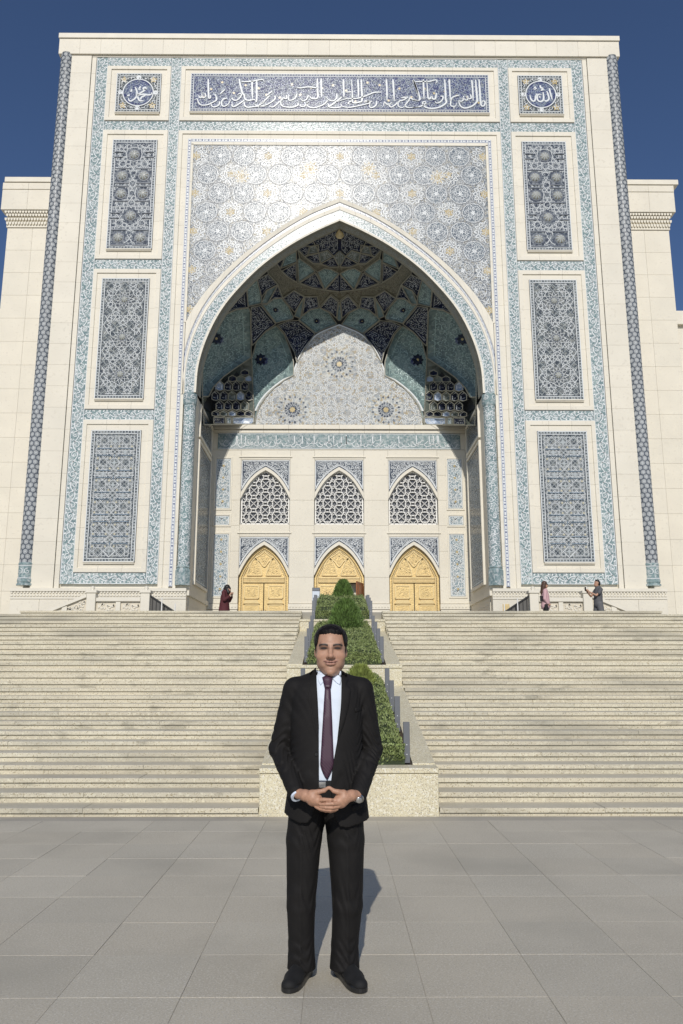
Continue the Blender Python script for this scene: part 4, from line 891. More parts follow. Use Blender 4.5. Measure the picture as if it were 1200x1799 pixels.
# ---- windows with pierced stone grilles
LABW = ['left', 'middle', 'right']
for wi, c in enumerate(BAY):
    wn = bfb(c - 1.195, c + 1.195, 8.77, 11.6, -.33, 'window', GLASS, back=.4); wn['label'] = '%s arched window behind a white pierced grille' % LABW[wi]
    insw = lambda p, c=c: (np.abs(p[:, 0] - c) < 1.17) & (p[:, 1] > 8.8) & (p[:, 1] < 10.05 + 1.42 * ar(np.minimum(np.abs(p[:, 0] - c) / 1.2, 1)))
    po = []; cw, rh = .575, .665; hw_, hh = .215, .255; ch = .09
    for i in range(-3, 4):
        for j in range(-2, 6):
            x = c + i * cw; z = 10.83 - j * rh + (rh / 2 if i % 2 else 0)
            oc = np.array([(x - hw_ + ch, z + hh), (x + hw_ - ch, z + hh), (x + hw_, z + hh - ch), (x + hw_, z - hh + ch), (x + hw_ - ch, z - hh), (x - hw_ + ch, z - hh), (x - hw_, z - hh + ch), (x - hw_, z + hh - ch), (x - hw_ + ch, z + hh)])
            po.append((resample(oc, 33), .054))
            for e in (-1, 1): po.append((resample([(x - hw_ * .9, z + e * hh * .75), (x + hw_ * .9, z - e * hh * .75)], 9), .024))
            for e in (-1, 1):
                po.append((resample([(x + e * hw_, z + hh - ch), (x + e * (cw - hw_) , z + hh + .02)], 5), .028)); po.append((resample([(x + e * hw_, z - hh + ch), (x + e * (cw - hw_), z - hh - .02)], 5), .028))
                po.append((resample([(x + e * .06, z + hh), (x + e * .13, z + rh / 2), (x + e * .06, z + rh - hh)], 7), .03))
    po = clip(po, insw); xs = np.linspace(-1.17, 1.17, 41); po += [(np.stack([c + xs, 10.03 + 1.42 * ar(xs / 1.2)], 1), .07), (np.array(((c - 1.16, 8.8), (c - 1.16, 10.1))), .07), (np.array(((c + 1.16, 8.8), (c + 1.16, 10.1))), .07), (np.array(((c - 1.16, 8.81), (c + 1.16, 8.81))), .08)]
    bars(po, BY + .20, BY + .27, 'grille', WHITE_ST if 'WHITE_ST' in globals() else STONE_W, wn) if False else bars(po, BY + .20, BY + .27, 'grille', STONEW, wn)
# ---- gilded doors
FZ = 3.125
def relief(c, parts, parent, y, mat=None, lw=.035): bars(parts, y - .022, y, 'carved_relief', mat or GOLD_HI, parent, kind='stuff')
for di, c in enumerate(BAY):
    lab = ['left golden arched door, both leaves closed', 'middle golden arched door with its right leaf standing open', 'right golden arched door, both leaves closed'][di]
    Y = BY + .34
    xs = np.linspace(-1.19, 1.19, 41); zz = 6.25 + 1.5 * ar(xs / 1.2); k = len(xs)
    V = np.concatenate([np.stack([c + xs, np.full(k, Y), np.full(k, 5.98)], 1), np.stack([c + xs, np.full(k, Y), zz], 1)])
    d = obj('door', V, [(i, i + 1, k + i + 1, k + i) for i in range(k - 1)], GOLD, mq); d['label'] = lab
    fr = MB()                                                      # arched frame: two stepped rolls and a row of beads
    def arch_line(inset):
        h = 1.19 - inset; x = np.linspace(-h, h, 41); z = 6.2 + (1.5 - inset * 1.15) * ar(x / h * .995)
        return np.concatenate([[(c - h, FZ + .02), (c - h, 4.5)], np.stack([c + x, z], 1), [(c + h, 4.5), (c + h, FZ + .02)]])
    bars([(resample(arch_line(.05), 90), .10)], Y - .12, Y, 'outer_frame', GOLD, d); bars([(resample(arch_line(.15), 90), .06)], Y - .075, Y, 'inner_frame', GOLD_HI, d)
    q = MB(); bl = resample(arch_line(.105), 120)
    for x, z in bl: q.lathe([(.001, .035), (.028, .02), (.034, 0)], (x, 0, z), 6)
    vv = np.concatenate(q.v); cen = np.repeat(bl, 18, 0); dx, dy = vv[:, 0] - cen[:, 0], vv[:, 1]; hz_ = vv[:, 2] - cen[:, 1]
    obj('bead_trim', np.stack([cen[:, 0] + dx, Y - .12 - hz_, cen[:, 1] + dy], 1), q.f, GOLD_HI, d, kind='stuff')
    q = MB(); 
    for z0, z1, o in ((6.12, 6.22, .09), (6.02, 6.11, .06), (5.93, 6.01, .10)): q.fbox(c - 1.0, c + 1.0, z0, z1, Y - o, Y, .015)
    q.build('lintel', GOLD_HI, d)
    # tympanum: two pointed panels and a lozenge
    for e in (-1, 1):
        x = np.linspace(-.36, .36, 17); z = 6.36 + .78 * ar(x / .36); o_ = np.concatenate([np.stack([c + e * .46 + x, z], 1), [(c + e * .46 + .36, 6.30), (c + e * .46 - .36, 6.30), (c + e * .46 - .36, z[0])]])
        m = MB(); m.prism([tuple(p_) for p_ in o_[:-1]], Y - .03, Y); pn = m.build('tympanum_panel', GOLD, d); bars([(resample(o_, 50), .05)], Y - .07, Y, 'panel_moulding', GOLD_HI, pn)
        relief(c, clip(arab(c + e * .46 - .36, c + e * .46 + .36, 6.3, 7.15, .19, .026, random.Random(di * 3 + e)), lambda p, x_=c + e * .46: (np.abs(p[:, 0] - x_) < .3) & (p[:, 1] > 6.35) & (p[:, 1] < 6.36 + .7 * ar(np.minimum(np.abs(p[:, 0] - x_) / .36, 1)))), pn, Y - .03)
    lz = catmull([(c, 7.46), (c - .2, 7.3), (c - .44, 7.12), (c - .22, 6.98), (c, 6.72), (c + .22, 6.98), (c + .44, 7.12), (c + .2, 7.3), (c, 7.46)], 5)
    m = MB(); m.prism([tuple(p_) for p_ in lz[:-1]], Y - .03, Y); pn = m.build('tympanum_lozenge', GOLD, d); bars([(lz, .05)], Y - .07, Y, 'panel_moulding', GOLD_HI, pn)
    relief(c, clip(arab(c - .45, c + .45, 6.7, 7.5, .16, .024, random.Random(di)), lambda p: inpoly(p, (lz - (c, 7.1)) * .85 + (c, 7.1))), pn, Y - .03)
    for e in (-1, 1):
        if di == 1 and e == 1: continue
        x0, x1 = sorted((c + e * .02, c + e * 1.02)); lf = MB(); lf.fbox(x0, x1, FZ + .01, 5.92, Y - .02, Y + .05, .006); leaf = lf.build('door_leaf', GOLD, d)
        X0, X1 = sorted((c + e * .24, c + e * .92))
        for z0, z1 in ((5.18, 5.78), (3.9, 4.85), (3.25, 3.8)):
            b_ = MB(); b_.fbox(X0, X1, z0, z1, Y - .075, Y - .01, .03); pn = b_.build('leaf_panel', GOLD, leaf)
            bars([(resample([(X0, z0), (X1, z0), (X1, z1), (X0, z1), (X0, z0)], 33), .06)], Y - .10, Y - .02, 'panel_moulding', GOLD_HI, leaf)
            relief(c, clip(arab(X0, X1, z0, z1, .2, .026, random.Random(int(z0 * 10) + di)), inrect(X0 + .09, X1 - .09, z0 + .09, z1 - .09)), leaf, Y - .075)
        b_ = MB(); b_.prism([(X0 - .06, 4.92), (X1 + .06, 4.92), (X1 - .06, 5.1), (X0 + .06, 5.1)], Y - .12, Y - .02); b_.build('leaf_rail', GOLD_HI, leaf)
        b_ = MB(); xh = c + e * .1; b_.tube([(xh, Y - .03, 4.35), (xh, Y - .1, 4.38), (xh, Y - .1, 4.62), (xh, Y - .03, 4.65)], .018); b_.build('handle', GOLD_HI, leaf)
    if di == 1:
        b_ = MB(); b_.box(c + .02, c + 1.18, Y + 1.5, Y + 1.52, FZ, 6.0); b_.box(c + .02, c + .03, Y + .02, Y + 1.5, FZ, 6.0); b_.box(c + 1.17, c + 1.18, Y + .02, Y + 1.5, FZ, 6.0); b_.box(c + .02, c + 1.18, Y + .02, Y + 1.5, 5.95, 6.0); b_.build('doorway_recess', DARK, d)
        an = R(-68); L = .98; ca, sa = math.cos(an), math.sin(an)         # wooden inner face of the open leaf
        def T(u, o): return (c + 1.19 + (-u * ca - o * sa), Y - .02 + (u * sa - o * ca) * 1.0)
        def lb(u0, u1, z0, z1, o0, o1, nm, mt, par):
            q = MB(); P = [T(u, o) for o in (o0, o1) for u in (u0, u1)]
            q.add([(P[0][0], P[0][1], z0), (P[1][0], P[1][1], z0), (P[3][0], P[3][1], z0), (P[2][0], P[2][1], z0), (P[0][0], P[0][1], z1), (P[1][0], P[1][1], z1), (P[3][0], P[3][1], z1), (P[2][0], P[2][1], z1)], [(0, 1, 5, 4), (1, 2, 6, 5), (2, 3, 7, 6), (3, 0, 4, 7), (4, 5, 6, 7), (0, 1, 2, 3)]); return q.build(nm, mt, par)
        leaf = lb(0, L, FZ + .01, 5.9, -.03, .03, 'door_leaf', WOOD, d); leaf['label'] = 'open leaf showing its carved brown wooden face'
        for z0, z1 in ((5.3, 5.75), (4.75, 5.2), (4.2, 4.65), (3.3, 4.1)): lb(.15, L - .15, z0, z1, .03, .055, 'leaf_panel', WOOD, leaf); lb(.15, L - .15, z0, z1, -.055, -.03, 'leaf_panel', WOOD, leaf)

# ---- lunette mosaic on the back wall
LU = catmull([(0, 19.2), (1.15, 18.65), (1.88, 17.75), (2.25, 16.85), (2.32, 16.42)], 6); LU = np.concatenate([LU, catmull([(2.32, 16.42), (2.92, 16.15), (3.75, 15.4), (4.2, 14.6), (4.32, 13.8)], 6)[1:]])
lun = np.concatenate([np.stack([-LU[::-1, 0], LU[::-1, 1]], 1), LU[1:]])
m = MB(); m.prism([tuple(p) for p in lun], BY - .02, BY + .1); t = m.build('lunette_mosaic', MT('lunette_glaze', [(.46, .47, .45), (.56, .57, .55), (.36, .39, .41), (.62, .61, .56), (.42, .36, .25)], 11), mq); t['label'] = 'pale lobed mosaic of white stars on the back wall'
RC = [(0, 17.05), (-2.35, 14.62), (2.35, 14.62)]
def keepl(p):
    k = inpoly(p, lun * np.array([.985, 1]) - np.array([0, .06]))
    for c in RC: k &= np.hypot(p[:, 0] - c[0], p[:, 1] - c[1]) > .88
    return k
q = MB(); q.ribbons(clip(hankin(til31212(-4.6, 4.6, 13.6, 19.3, .21), R(60), .034), keepl), BP(.028)); q.ribbons([(lun, .07)], BP(.03)); q.build('strapwork', WHITE, t, kind='stuff')
q = MB(); q.ribbons(clip(arab(-4.6, 4.6, 13.7, 19.3, .26, .02, random.Random(8)), keepl), BP(.026)); q.build('fine_scrolls', M('grey_line_glaze', (.24, .25, .26), .35), t, kind='stuff')
q = MB(); q2 = MB(); q3 = MB()
for c in RC:
    q.ribbons(rosette(c, .86, 16, .035), BP(.03)); star(q2, c, .16, 8, BP(.034), q=.7); q3.add(BP(.026)(np.vstack([[c], ngon(c, .4, 24)])), [(0, 1 + i, 1 + (i + 1) % 24) for i in range(24)])
    for k in range(16): aa = (k + .5) * math.pi / 8; star(q3, (c[0] + .66 * math.cos(aa), c[1] + .66 * math.sin(aa)), .1, 4, BP(.027), q=.5, a0=aa)
q.build('rosette', WHITE, t, kind='stuff'); q2.build('ochre_centre', GOLDT, t, kind='stuff'); q3.build('blue_star', SLATE, t, kind='stuff')

# ---- tiled half dome: faceted cells between ribs, set out on a pointed dome of revolution
DY = FY + .35; AZ = AI[::-1]
def drad(z): return np.where(z < 13.68, 6.3, np.where(z > 22.02, -(z - 22.02), np.interp(z, AZ[:, 1], AZ[:, 0])))
def dome_f(P): return np.hypot(P[..., 0], (P[..., 1] - DY) / 1.148) - drad(P[..., 2])
def surf(q, off=0.0):
    q = np.asarray(q, float); D = _f * _F + (q[:, :1] - 600) * _r + (899.5 - q[:, 1:2]) * _u; D = D / D[:, 1:2]
    ts = np.linspace(FY + .55, BY - .03, 90); O = np.array([-AX, 0, CZ])
    P = O + D[:, None] * ts[None, :, None]; f = np.maximum(dome_f(P), np.abs(P[..., 0]) - 6.26); ok = f > 0
    i = np.where(ok.any(1), ok.argmax(1), 89); i = np.maximum(i, 0); j = np.maximum(i - 1, 0); a = f[np.arange(len(q)), j]; b = f[np.arange(len(q)), i]
    w_ = np.where((b > 0) & (a < 0), -a / (b - a + 1e-12), 1.0); t = ts[j] + (ts[i] - ts[j]) * w_; P = O + D * t[:, None]
    n = P - np.array([0, FY + .6, 15.0]); n /= np.linalg.norm(n, axis=1)[:, None]; P = P + n * np.asarray(off).reshape(-1, 1); P[:, 1] = np.minimum(P[:, 1], BY + .40); P[:, 0] = np.clip(P[:, 0], -6.66, 6.66); return P
# masonry shell behind the cells
an = np.linspace(0, math.pi, 33); zz = np.linspace(13.7, 22.0, 26); m = MB()
V = np.array([(-(drad(z) + .34) * math.cos(a), min(DY + (drad(z) + .34) * 1.148 * math.sin(a), BY + .46), z + .15) for z in zz for a in an]); m.add(V, [(i * 33 + j, i * 33 + j + 1, (i + 1) * 33 + j + 1, (i + 1) * 33 + j) for i in range(25) for j in range(32)])
hd = m.build('half_dome', M('vault_shell', (.06, .065, .07), .8), mq); hd['label'] = 'half dome lined with navy and turquoise tile cells'
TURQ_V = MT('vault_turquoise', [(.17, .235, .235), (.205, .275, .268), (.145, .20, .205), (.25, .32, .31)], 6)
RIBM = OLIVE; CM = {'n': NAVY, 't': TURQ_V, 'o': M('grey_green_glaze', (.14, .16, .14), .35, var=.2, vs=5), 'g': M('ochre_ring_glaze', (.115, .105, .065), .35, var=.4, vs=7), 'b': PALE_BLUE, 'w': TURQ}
LN = {'n': M('pale_line_glaze', (.40, .42, .42), .35), 't': M('mint_line_glaze', (.36, .50, .48), .35), 'o': GROUT, 'g': OLIVE, 'b': WHITE, 'w': WHITE}
def dseg(P, poly):
    d = np.full(len(P), 1e9)
    for a, b in zip(poly, np.roll(poly, -1, 0)):
        e = b - a; t = np.clip(((P - a) @ e) / (e @ e + 1e-12), 0, 1); d = np.minimum(d, np.linalg.norm(P - a - t[:, None] * e, axis=1))
    return d
def cell(poly, kind, conc=.10, centre=False, rib=1.6, pitch=6.0, deco=True, step=5.0, name='vault_cell', motif=None):
    poly = np.asarray(poly, float); B = []
    for a, b in zip(poly, np.roll(poly, -1, 0)): k = max(1, int(np.linalg.norm(b - a) / step)); B += [a + (b - a) * i / k for i in range(k)]
    B = np.array(B); x0, y0 = poly.min(0); x1, y1 = poly.max(0)
    G = np.array([(x, y) for j, y in enumerate(np.arange(y0 + 1, y1, step * .87)) for x in np.arange(x0 + 1 + (j % 2) * step / 2, x1, step)] or [(0, 0)])
    G = G[inpoly(G, poly)] if len(G) else G; G = G[dseg(G, poly) > step * .4] if len(G) else G
    A = np.concatenate([B, G]) if len(G) else B; nb = len(B)
    r_ = delaunay_2d_cdt([Vector(p) for p in A], [(i, (i + 1) % nb) for i in range(nb)], [list(range(nb))], 1, 1e-4)
    V2 = np.array([tuple(v) for v in r_[0]]); F = [list(f) for f in r_[2]]
    bp = poly if not centre else poly
    def depth(P):
        d_ = dseg(P, poly) if not centre else np.minimum.reduce([dseg(P, poly[[i, (i + 1) % len(poly)]]) for i in range(len(poly)) if not (poly[i, 0] > 594.5 and poly[(i + 1) % len(poly), 0] > 594.5)])
        return conc * (1 - np.exp(-d_ / 5.0))
    P3 = surf(V2, depth(V2))
    if centre: P3[V2[:, 0] > 594.5, 0] = 0
    mats = [CM[kind], RIBM, LN[kind]]
    mb = MB(); mb.addl(P3, F, 0)
    edges = [(poly[i], poly[(i + 1) % len(poly)]) for i in range(len(poly)) if not (centre and poly[i, 0] > 594.5 and poly[(i + 1) % len(poly), 0] > 594.5)]
    mb.ribbons([(resample([a, b], max(3, int(np.linalg.norm(b - a) / 5) + 1)), rib) for a, b in edges], lambda p: surf(p, -.05), 1)
    if deco:
        rr_ = random.Random(int(abs(poly).sum())); ins = lambda p: inpoly(p, poly) & (dseg(p, poly) > 2.0)
        po = clip(arab(x0, x1, y0, y1, pitch, .75, rr_, 1.1), ins); mb.ribbons(po, lambda p: surf(p, depth(p) - .012), 2)
        po = clip([(np.vstack([poly, poly[:1]]) * .0 + np.vstack([(poly - poly.mean(0)) * .86 + poly.mean(0), ((poly - poly.mean(0)) * .86 + poly.mean(0))[:1]]), .6)], lambda p: inpoly(p, poly)); mb.ribbons(po, lambda p: surf(p, depth(p) - .013), 2)
    if motif:
        (mx, my), mr = motif; mats = mats + [NAVY, GOLDT, COBALT]; mpp = lambda o_: (lambda p: surf(p, depth(p) - o_))
        star(mb, (mx + mr * .55, my + mr * .2), mr * .75, 6, mpp(.02), 5, .7); star(mb, (mx, my), mr, 8, mpp(.03), 3, .68); star(mb, (mx, my), mr * .25, 8, mpp(.04), 4, .6)
    for s in (1, -1):
        v = np.concatenate(mb.v) * np.array([s, 1, 1])
        if centre and s == 1: v0 = v; continue
        if centre: obj(name, np.concatenate([v0, v]), mb.f + [[i + len(v) for i in f] for f in mb.f], mats, hd, mb.m * 2)
        else: obj(name, v, mb.f, mats, hd, mb.m)
Z6 = lambda L: [(430 + x / 6.667, 350 + y / 6.667) if x < 1108 else (595.6, 350 + y / 6.667) for x, y in L]
Z7 = lambda L: [(340 + x / 6, 480 + y / 6) for x, y in L]
Z1 = lambda L: [(340 + x / 4.615, 380 + y / 4.615) for x, y in L]
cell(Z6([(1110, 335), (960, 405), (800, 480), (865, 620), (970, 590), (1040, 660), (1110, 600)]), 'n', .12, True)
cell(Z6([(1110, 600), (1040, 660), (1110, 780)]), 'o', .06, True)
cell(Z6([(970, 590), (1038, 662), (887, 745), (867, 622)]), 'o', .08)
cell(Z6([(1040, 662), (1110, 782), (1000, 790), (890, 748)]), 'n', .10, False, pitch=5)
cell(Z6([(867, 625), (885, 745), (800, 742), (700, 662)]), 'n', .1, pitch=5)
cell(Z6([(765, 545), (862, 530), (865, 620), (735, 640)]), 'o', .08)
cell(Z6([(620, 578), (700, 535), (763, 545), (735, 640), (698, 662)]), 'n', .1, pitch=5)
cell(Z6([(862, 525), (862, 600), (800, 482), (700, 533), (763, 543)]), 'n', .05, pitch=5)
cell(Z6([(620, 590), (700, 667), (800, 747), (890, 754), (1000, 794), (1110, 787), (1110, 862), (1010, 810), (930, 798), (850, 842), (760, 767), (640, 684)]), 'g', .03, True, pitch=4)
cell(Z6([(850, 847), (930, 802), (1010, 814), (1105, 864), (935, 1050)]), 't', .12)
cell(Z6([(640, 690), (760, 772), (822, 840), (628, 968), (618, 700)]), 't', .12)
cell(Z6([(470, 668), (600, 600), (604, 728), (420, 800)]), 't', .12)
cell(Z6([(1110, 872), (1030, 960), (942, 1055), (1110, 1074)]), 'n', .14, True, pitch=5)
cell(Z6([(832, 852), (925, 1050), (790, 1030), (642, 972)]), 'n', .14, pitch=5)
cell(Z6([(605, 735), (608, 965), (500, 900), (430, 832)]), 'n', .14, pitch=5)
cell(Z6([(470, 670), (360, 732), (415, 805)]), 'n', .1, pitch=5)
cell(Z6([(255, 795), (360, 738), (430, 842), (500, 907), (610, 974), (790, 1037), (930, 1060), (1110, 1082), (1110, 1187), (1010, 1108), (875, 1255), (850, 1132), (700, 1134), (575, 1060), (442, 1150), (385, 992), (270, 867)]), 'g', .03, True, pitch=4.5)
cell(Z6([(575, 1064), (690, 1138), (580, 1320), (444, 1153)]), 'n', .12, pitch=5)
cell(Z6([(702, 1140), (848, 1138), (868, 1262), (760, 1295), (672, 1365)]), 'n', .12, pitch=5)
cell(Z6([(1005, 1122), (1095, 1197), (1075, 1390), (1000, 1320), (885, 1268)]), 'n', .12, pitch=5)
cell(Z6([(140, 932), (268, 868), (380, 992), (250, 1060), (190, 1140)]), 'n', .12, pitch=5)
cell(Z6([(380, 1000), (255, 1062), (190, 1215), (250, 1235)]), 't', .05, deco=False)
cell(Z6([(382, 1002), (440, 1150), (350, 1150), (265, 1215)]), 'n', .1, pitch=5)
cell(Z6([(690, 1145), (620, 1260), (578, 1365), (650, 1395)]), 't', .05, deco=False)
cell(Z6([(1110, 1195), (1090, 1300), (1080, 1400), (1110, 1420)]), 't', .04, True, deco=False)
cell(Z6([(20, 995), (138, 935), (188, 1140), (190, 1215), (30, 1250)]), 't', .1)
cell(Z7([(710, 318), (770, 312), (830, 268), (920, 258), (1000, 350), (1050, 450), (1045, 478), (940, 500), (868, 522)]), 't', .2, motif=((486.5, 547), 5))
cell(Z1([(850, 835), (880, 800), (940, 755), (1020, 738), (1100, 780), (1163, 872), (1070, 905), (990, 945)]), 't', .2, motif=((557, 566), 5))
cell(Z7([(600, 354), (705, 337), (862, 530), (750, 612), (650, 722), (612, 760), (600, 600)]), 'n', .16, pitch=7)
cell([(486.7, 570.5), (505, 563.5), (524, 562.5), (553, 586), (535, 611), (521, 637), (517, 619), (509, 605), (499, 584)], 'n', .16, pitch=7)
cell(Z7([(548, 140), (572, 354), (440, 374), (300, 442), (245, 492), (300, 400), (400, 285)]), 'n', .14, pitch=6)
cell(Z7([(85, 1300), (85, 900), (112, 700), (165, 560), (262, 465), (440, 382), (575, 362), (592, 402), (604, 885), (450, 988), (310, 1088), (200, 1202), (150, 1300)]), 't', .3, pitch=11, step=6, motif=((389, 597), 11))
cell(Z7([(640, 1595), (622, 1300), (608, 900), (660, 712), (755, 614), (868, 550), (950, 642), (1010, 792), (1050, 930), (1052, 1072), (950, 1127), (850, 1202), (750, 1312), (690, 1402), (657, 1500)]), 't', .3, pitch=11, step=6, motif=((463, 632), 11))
# stalactite niches in the corners
cell(Z7([(85, 1302), (150, 1302), (200, 1205), (310, 1090), (450, 990), (606, 888), (620, 1300), (640, 1600), (100, 1600)]), 'o', .42, deco=False, step=7, name='muqarnas_ground')
for j, yc in enumerate((1048, 1112, 1192, 1296, 1400, 1482)):
    for i in range(7):
        xc = 182 + 88 * i + (44 if j % 2 else 0); top = np.interp(xc, [130, 200, 310, 450, 606], [1300, 1205, 1090, 990, 888])
        if yc - 60 < top or xc < np.interp(yc, [1100, 1300, 1600], [330, 180, 195]) or xc > 600: continue
        h = (32, 36, 58, 58, 58, 34)[j]; w2 = 42
        cell(Z7([(xc - w2, yc - h * .35), (xc, yc - h), (xc + w2, yc - h * .35), (xc + w2, yc + h * .6), (xc, yc + h * .85), (xc - w2, yc + h * .6)]), 'nnonb'[(i * 2 + j) % 5], .34 if j > 1 else .1, rib=1.3, deco=j > 1, pitch=4.5, step=4, name='muqarnas_niche')
for x0, x1, kd in ((205, 325, 'n'), (405, 628, 'b')): cell(Z7([(x0, 1520), (x1, 1520), (x1, 1592), (x0, 1592)]), kd, .06, pitch=6, name='muqarnas_panel')
cell(Z7([(338, 1520), (392, 1520), (392, 1592), (338, 1592)]), 'w', .03, pitch=6, name='muqarnas_panel')
q = MB(); q.add(np.concatenate([surf(np.array([[595.6, 399.5]]), -.1), np.array([(x, DY + .35, z) for x, z in ngon((0, 21.72), .2, 10)])]), [(0, 1 + i, 1 + (i + 1) % 10) for i in range(10)]); q.build('apex_boss', GOLDT, hd)

# ---- wings set back on either side
WY = 40.0
for s, side in ((-1, 'left'), (1, 'right')):
    def wb(x0, x1, z0, z1, y, name, mat, b=.006, yb=None):
        a, b_ = sorted((s * x0, s * x1)); q = MB(); q.fbox(a + .003, b_ - .003, z0 + .003, z1 - .003, y, yb or y + .3, b); return q.build(name, mat, mq)
    q = MB(); a, b = sorted((s * 12, s * 18.38)); q.box(a, b, WY + .2, WY + 14, 0, 28.3); a, b = sorted((s * 18.3, s * 34)); q.box(a, b, WY + 1.2, WY + 14, 0, 21.0); q.build('wing_core', STONE2, mq)
    for z0, z1 in rows(3.0, 25.85, 1.35):
        for x0, x1 in ((13.0, 14.3), (14.3, 15.62), (15.62, 17.0), (17.0, 18.4)): wb(x0, x1, z0, z1, WY, 'wing_stone', STONE)
    for z0, z1 in rows(0.5, 20.6, 1.35):
        for i in range(4): wb(18.42 + i * 1.4, 18.42 + (i + 1) * 1.4, z0, z1, WY + 1.0, 'wing_stone', STONE)
    wb(18.35, 34, 20.6, 21.4, WY + .75, 'wing_coping', STONE2)
    c0 = wb(13, 18.45, 25.86, 26.75, WY - .06, 'muqarnas_cornice', STONE2); q = MB()
    for j, z in enumerate((25.98, 26.2, 26.42, 26.6)):
        for i in range(34): x = s * (13.1 + i * .16 + (.08 if j % 2 else 0)); q.prism([(x - .07, z + .17), (x + .07, z + .17), (x + .055, z + .05), (x, z), (x - .055, z + .05)], WY - .14 - j * .045, WY - .0)
    q.build('cornice_brackets', STONE2, c0, kind='stuff')
    for i in range(4): wb(13 + i * 1.43, 13 + (i + 1) * 1.43, 26.78, 28.0, WY - .34, 'parapet_stone', STONE, yb=WY + .3); wb(13 + i * 1.43, 13 + (i + 1) * 1.43, 28.02, 28.42, WY - .36, 'parapet_stone', STONE, yb=WY + .3)
    wb(13, 18.62 if s < 0 else 18.98, 28.44, 28.74, WY - .42, 'wing_coping', STONE2, yb=WY + 14)

# ---- balustrades of the side landings
CARVED = M('carved_limestone', (.66, .60, .48), .6, var=.06, vs=3, bump=.7, bs=9)
for s, side in ((-1, 'left'), (1, 'right')):
    bl = thing('balustrade', 'cream stone balustrade with carved panels before the %s pier' % side, 'balustrade', (s * 8.3, 30, 3.12), 'carved balustrades on the terrace')
    Yb = 30.0; m = MB()
    for px in (7.33, 9.36):
        x = s * px; q = MB(); q.fbox(x - .17, x + .17, 3.11, 4.58, Yb - .12, Yb + .2, .012); q.fbox(x - .21, x + .21, 4.58, 4.68, Yb - .16, Yb + .24, .012); p = q.build('post', STONE2, bl)
        q = MB(); q.lathe([(.0, 4.86), (.05, 4.84), (.09, 4.78), (.05, 4.72), (.11, 4.68)], (x, Yb + .04, 0), 12); q.build('finial', STONE2, p, smooth=True)
    a, b = sorted((s * 7.51, s * 9.18)); mid = (a + b) / 2
    q = MB(); q.fbox(a, b, 4.26, 4.40, Yb - .1, Yb + .16, .015); q.fbox(mid - .09, mid + .09, 3.11, 4.255, Yb - .07, Yb + .14, .01); q.fbox(a, b, 3.11, 3.3, Yb - .08, Yb + .16, .01); q.build('rail', STONE2, bl)
    def carve(o_, x0, x1, z0, zf, out=.0):
        bars(clip(arab(x0, x1, z0, 4.4, .24, .05, random.Random(6)), lambda p: (p[:, 0] > x0 + .06) & (p[:, 0] < x1 - .06) & (p[:, 1] > z0 + .05) & (p[:, 1] < zf(p[:, 0]) - .06)), Yb - .03, Yb + .02, 'carved_relief', STONE2, o_, kind='stuff')
    for x0, x1 in ((a, mid - .092), (mid + .092, b)):
        q = MB(); q.fbox(x0, x1, 3.3, 4.255, Yb, Yb + .08, .01); o_ = q.build('carved_panel', CARVED, bl); carve(o_, x0, x1, 3.3, lambda x: np.full_like(x, 4.25))
    # outer sloping parapet and inner dark railing
    xa, xb = s * 9.54, s * 11.9; P = sorted([(xa, 4.42), (xb, 3.45)])
    q = MB(); q.prism([(P[0][0], 3.11), (P[1][0], 3.11), (P[1][0], P[1][1]), (P[0][0], P[0][1])], Yb, Yb + .08); o_ = q.build('sloping_panel', CARVED, bl)
    carve(o_, P[0][0], P[1][0], 3.2, lambda x: np.interp(x, [P[0][0], P[1][0]], [P[0][1], P[1][1]]))
    q = MB(); q.prism([(P[0][0], P[0][1]), (P[1][0], P[1][1]), (P[1][0], P[1][1] + .12), (P[0][0], P[0][1] + .12)], Yb - .1, Yb + .16); q.build('handrail', STONE2, bl)
    xm = s * 10.35; q = MB(); zf = float(np.interp(xm, [P[0][0], P[1][0]], [P[0][1], P[1][1]])); q.fbox(xm - .1, xm + .1, 3.11, zf, Yb - .06, Yb + .12, .01); q.build('post', STONE2, bl)
    xa, xb = s * 7.15, s * 5.85; P = sorted([(xa, 4.45), (xb, 3.62)])
    q = MB(); q.prism([(P[0][0], 3.11), (P[1][0], 3.11), (P[1][0], P[1][1]), (P[0][0], P[0][1])], Yb + .06, Yb + .1); o_ = q.build('railing_panel', IRON_P if 'IRON_P' in globals() else M('dark_railing_screen', (.11, .105, .095), .6), bl)
    q = MB()
    for i in range(9):
        x = P[0][0] + (P[1][0] - P[0][0]) * (i + .5) / 9; z = float(np.interp(x, [P[0][0], P[1][0]], [P[0][1], P[1][1]])); q.box(x - .012, x + .012, Yb + .03, Yb + .055, 3.11, z)
    q.build('baluster', IRON, o_, kind='stuff')
    q = MB(); q.prism([(P[0][0], P[0][1]), (P[1][0], P[1][1]), (P[1][0], P[1][1] + .06), (P[0][0], P[0][1] + .06)], Yb + .0, Yb + .13); q.build('handrail', IRON, bl)
    for px, h in ((6.15, 1.05), (6.65, 1.25)):
        q = MB(); q.tube([(s * px, Yb - .3, 3.11), (s * px, Yb - .3, 3.11 + h)], .022, 8); q.build('guard_post', STONEW, bl)
# ---- white screening gate by the middle door
gt = thing('security_gate', 'tall white screening panel left of the middle golden door', 'gate', (-1.0, 34, 3.12))
q = MB(); q.fbox(-1.16, -.84, 3.12, 5.05, 33.7, 34.3, .02); q.build('side_panel', M('white_plastic', (.62, .68, .74), .4, var=.03), gt)
q = MB(); q.fbox(-1.16, -.84, 5.052, 5.2, 33.7, 34.3, .02); q.build('control_head', STEEL, gt)
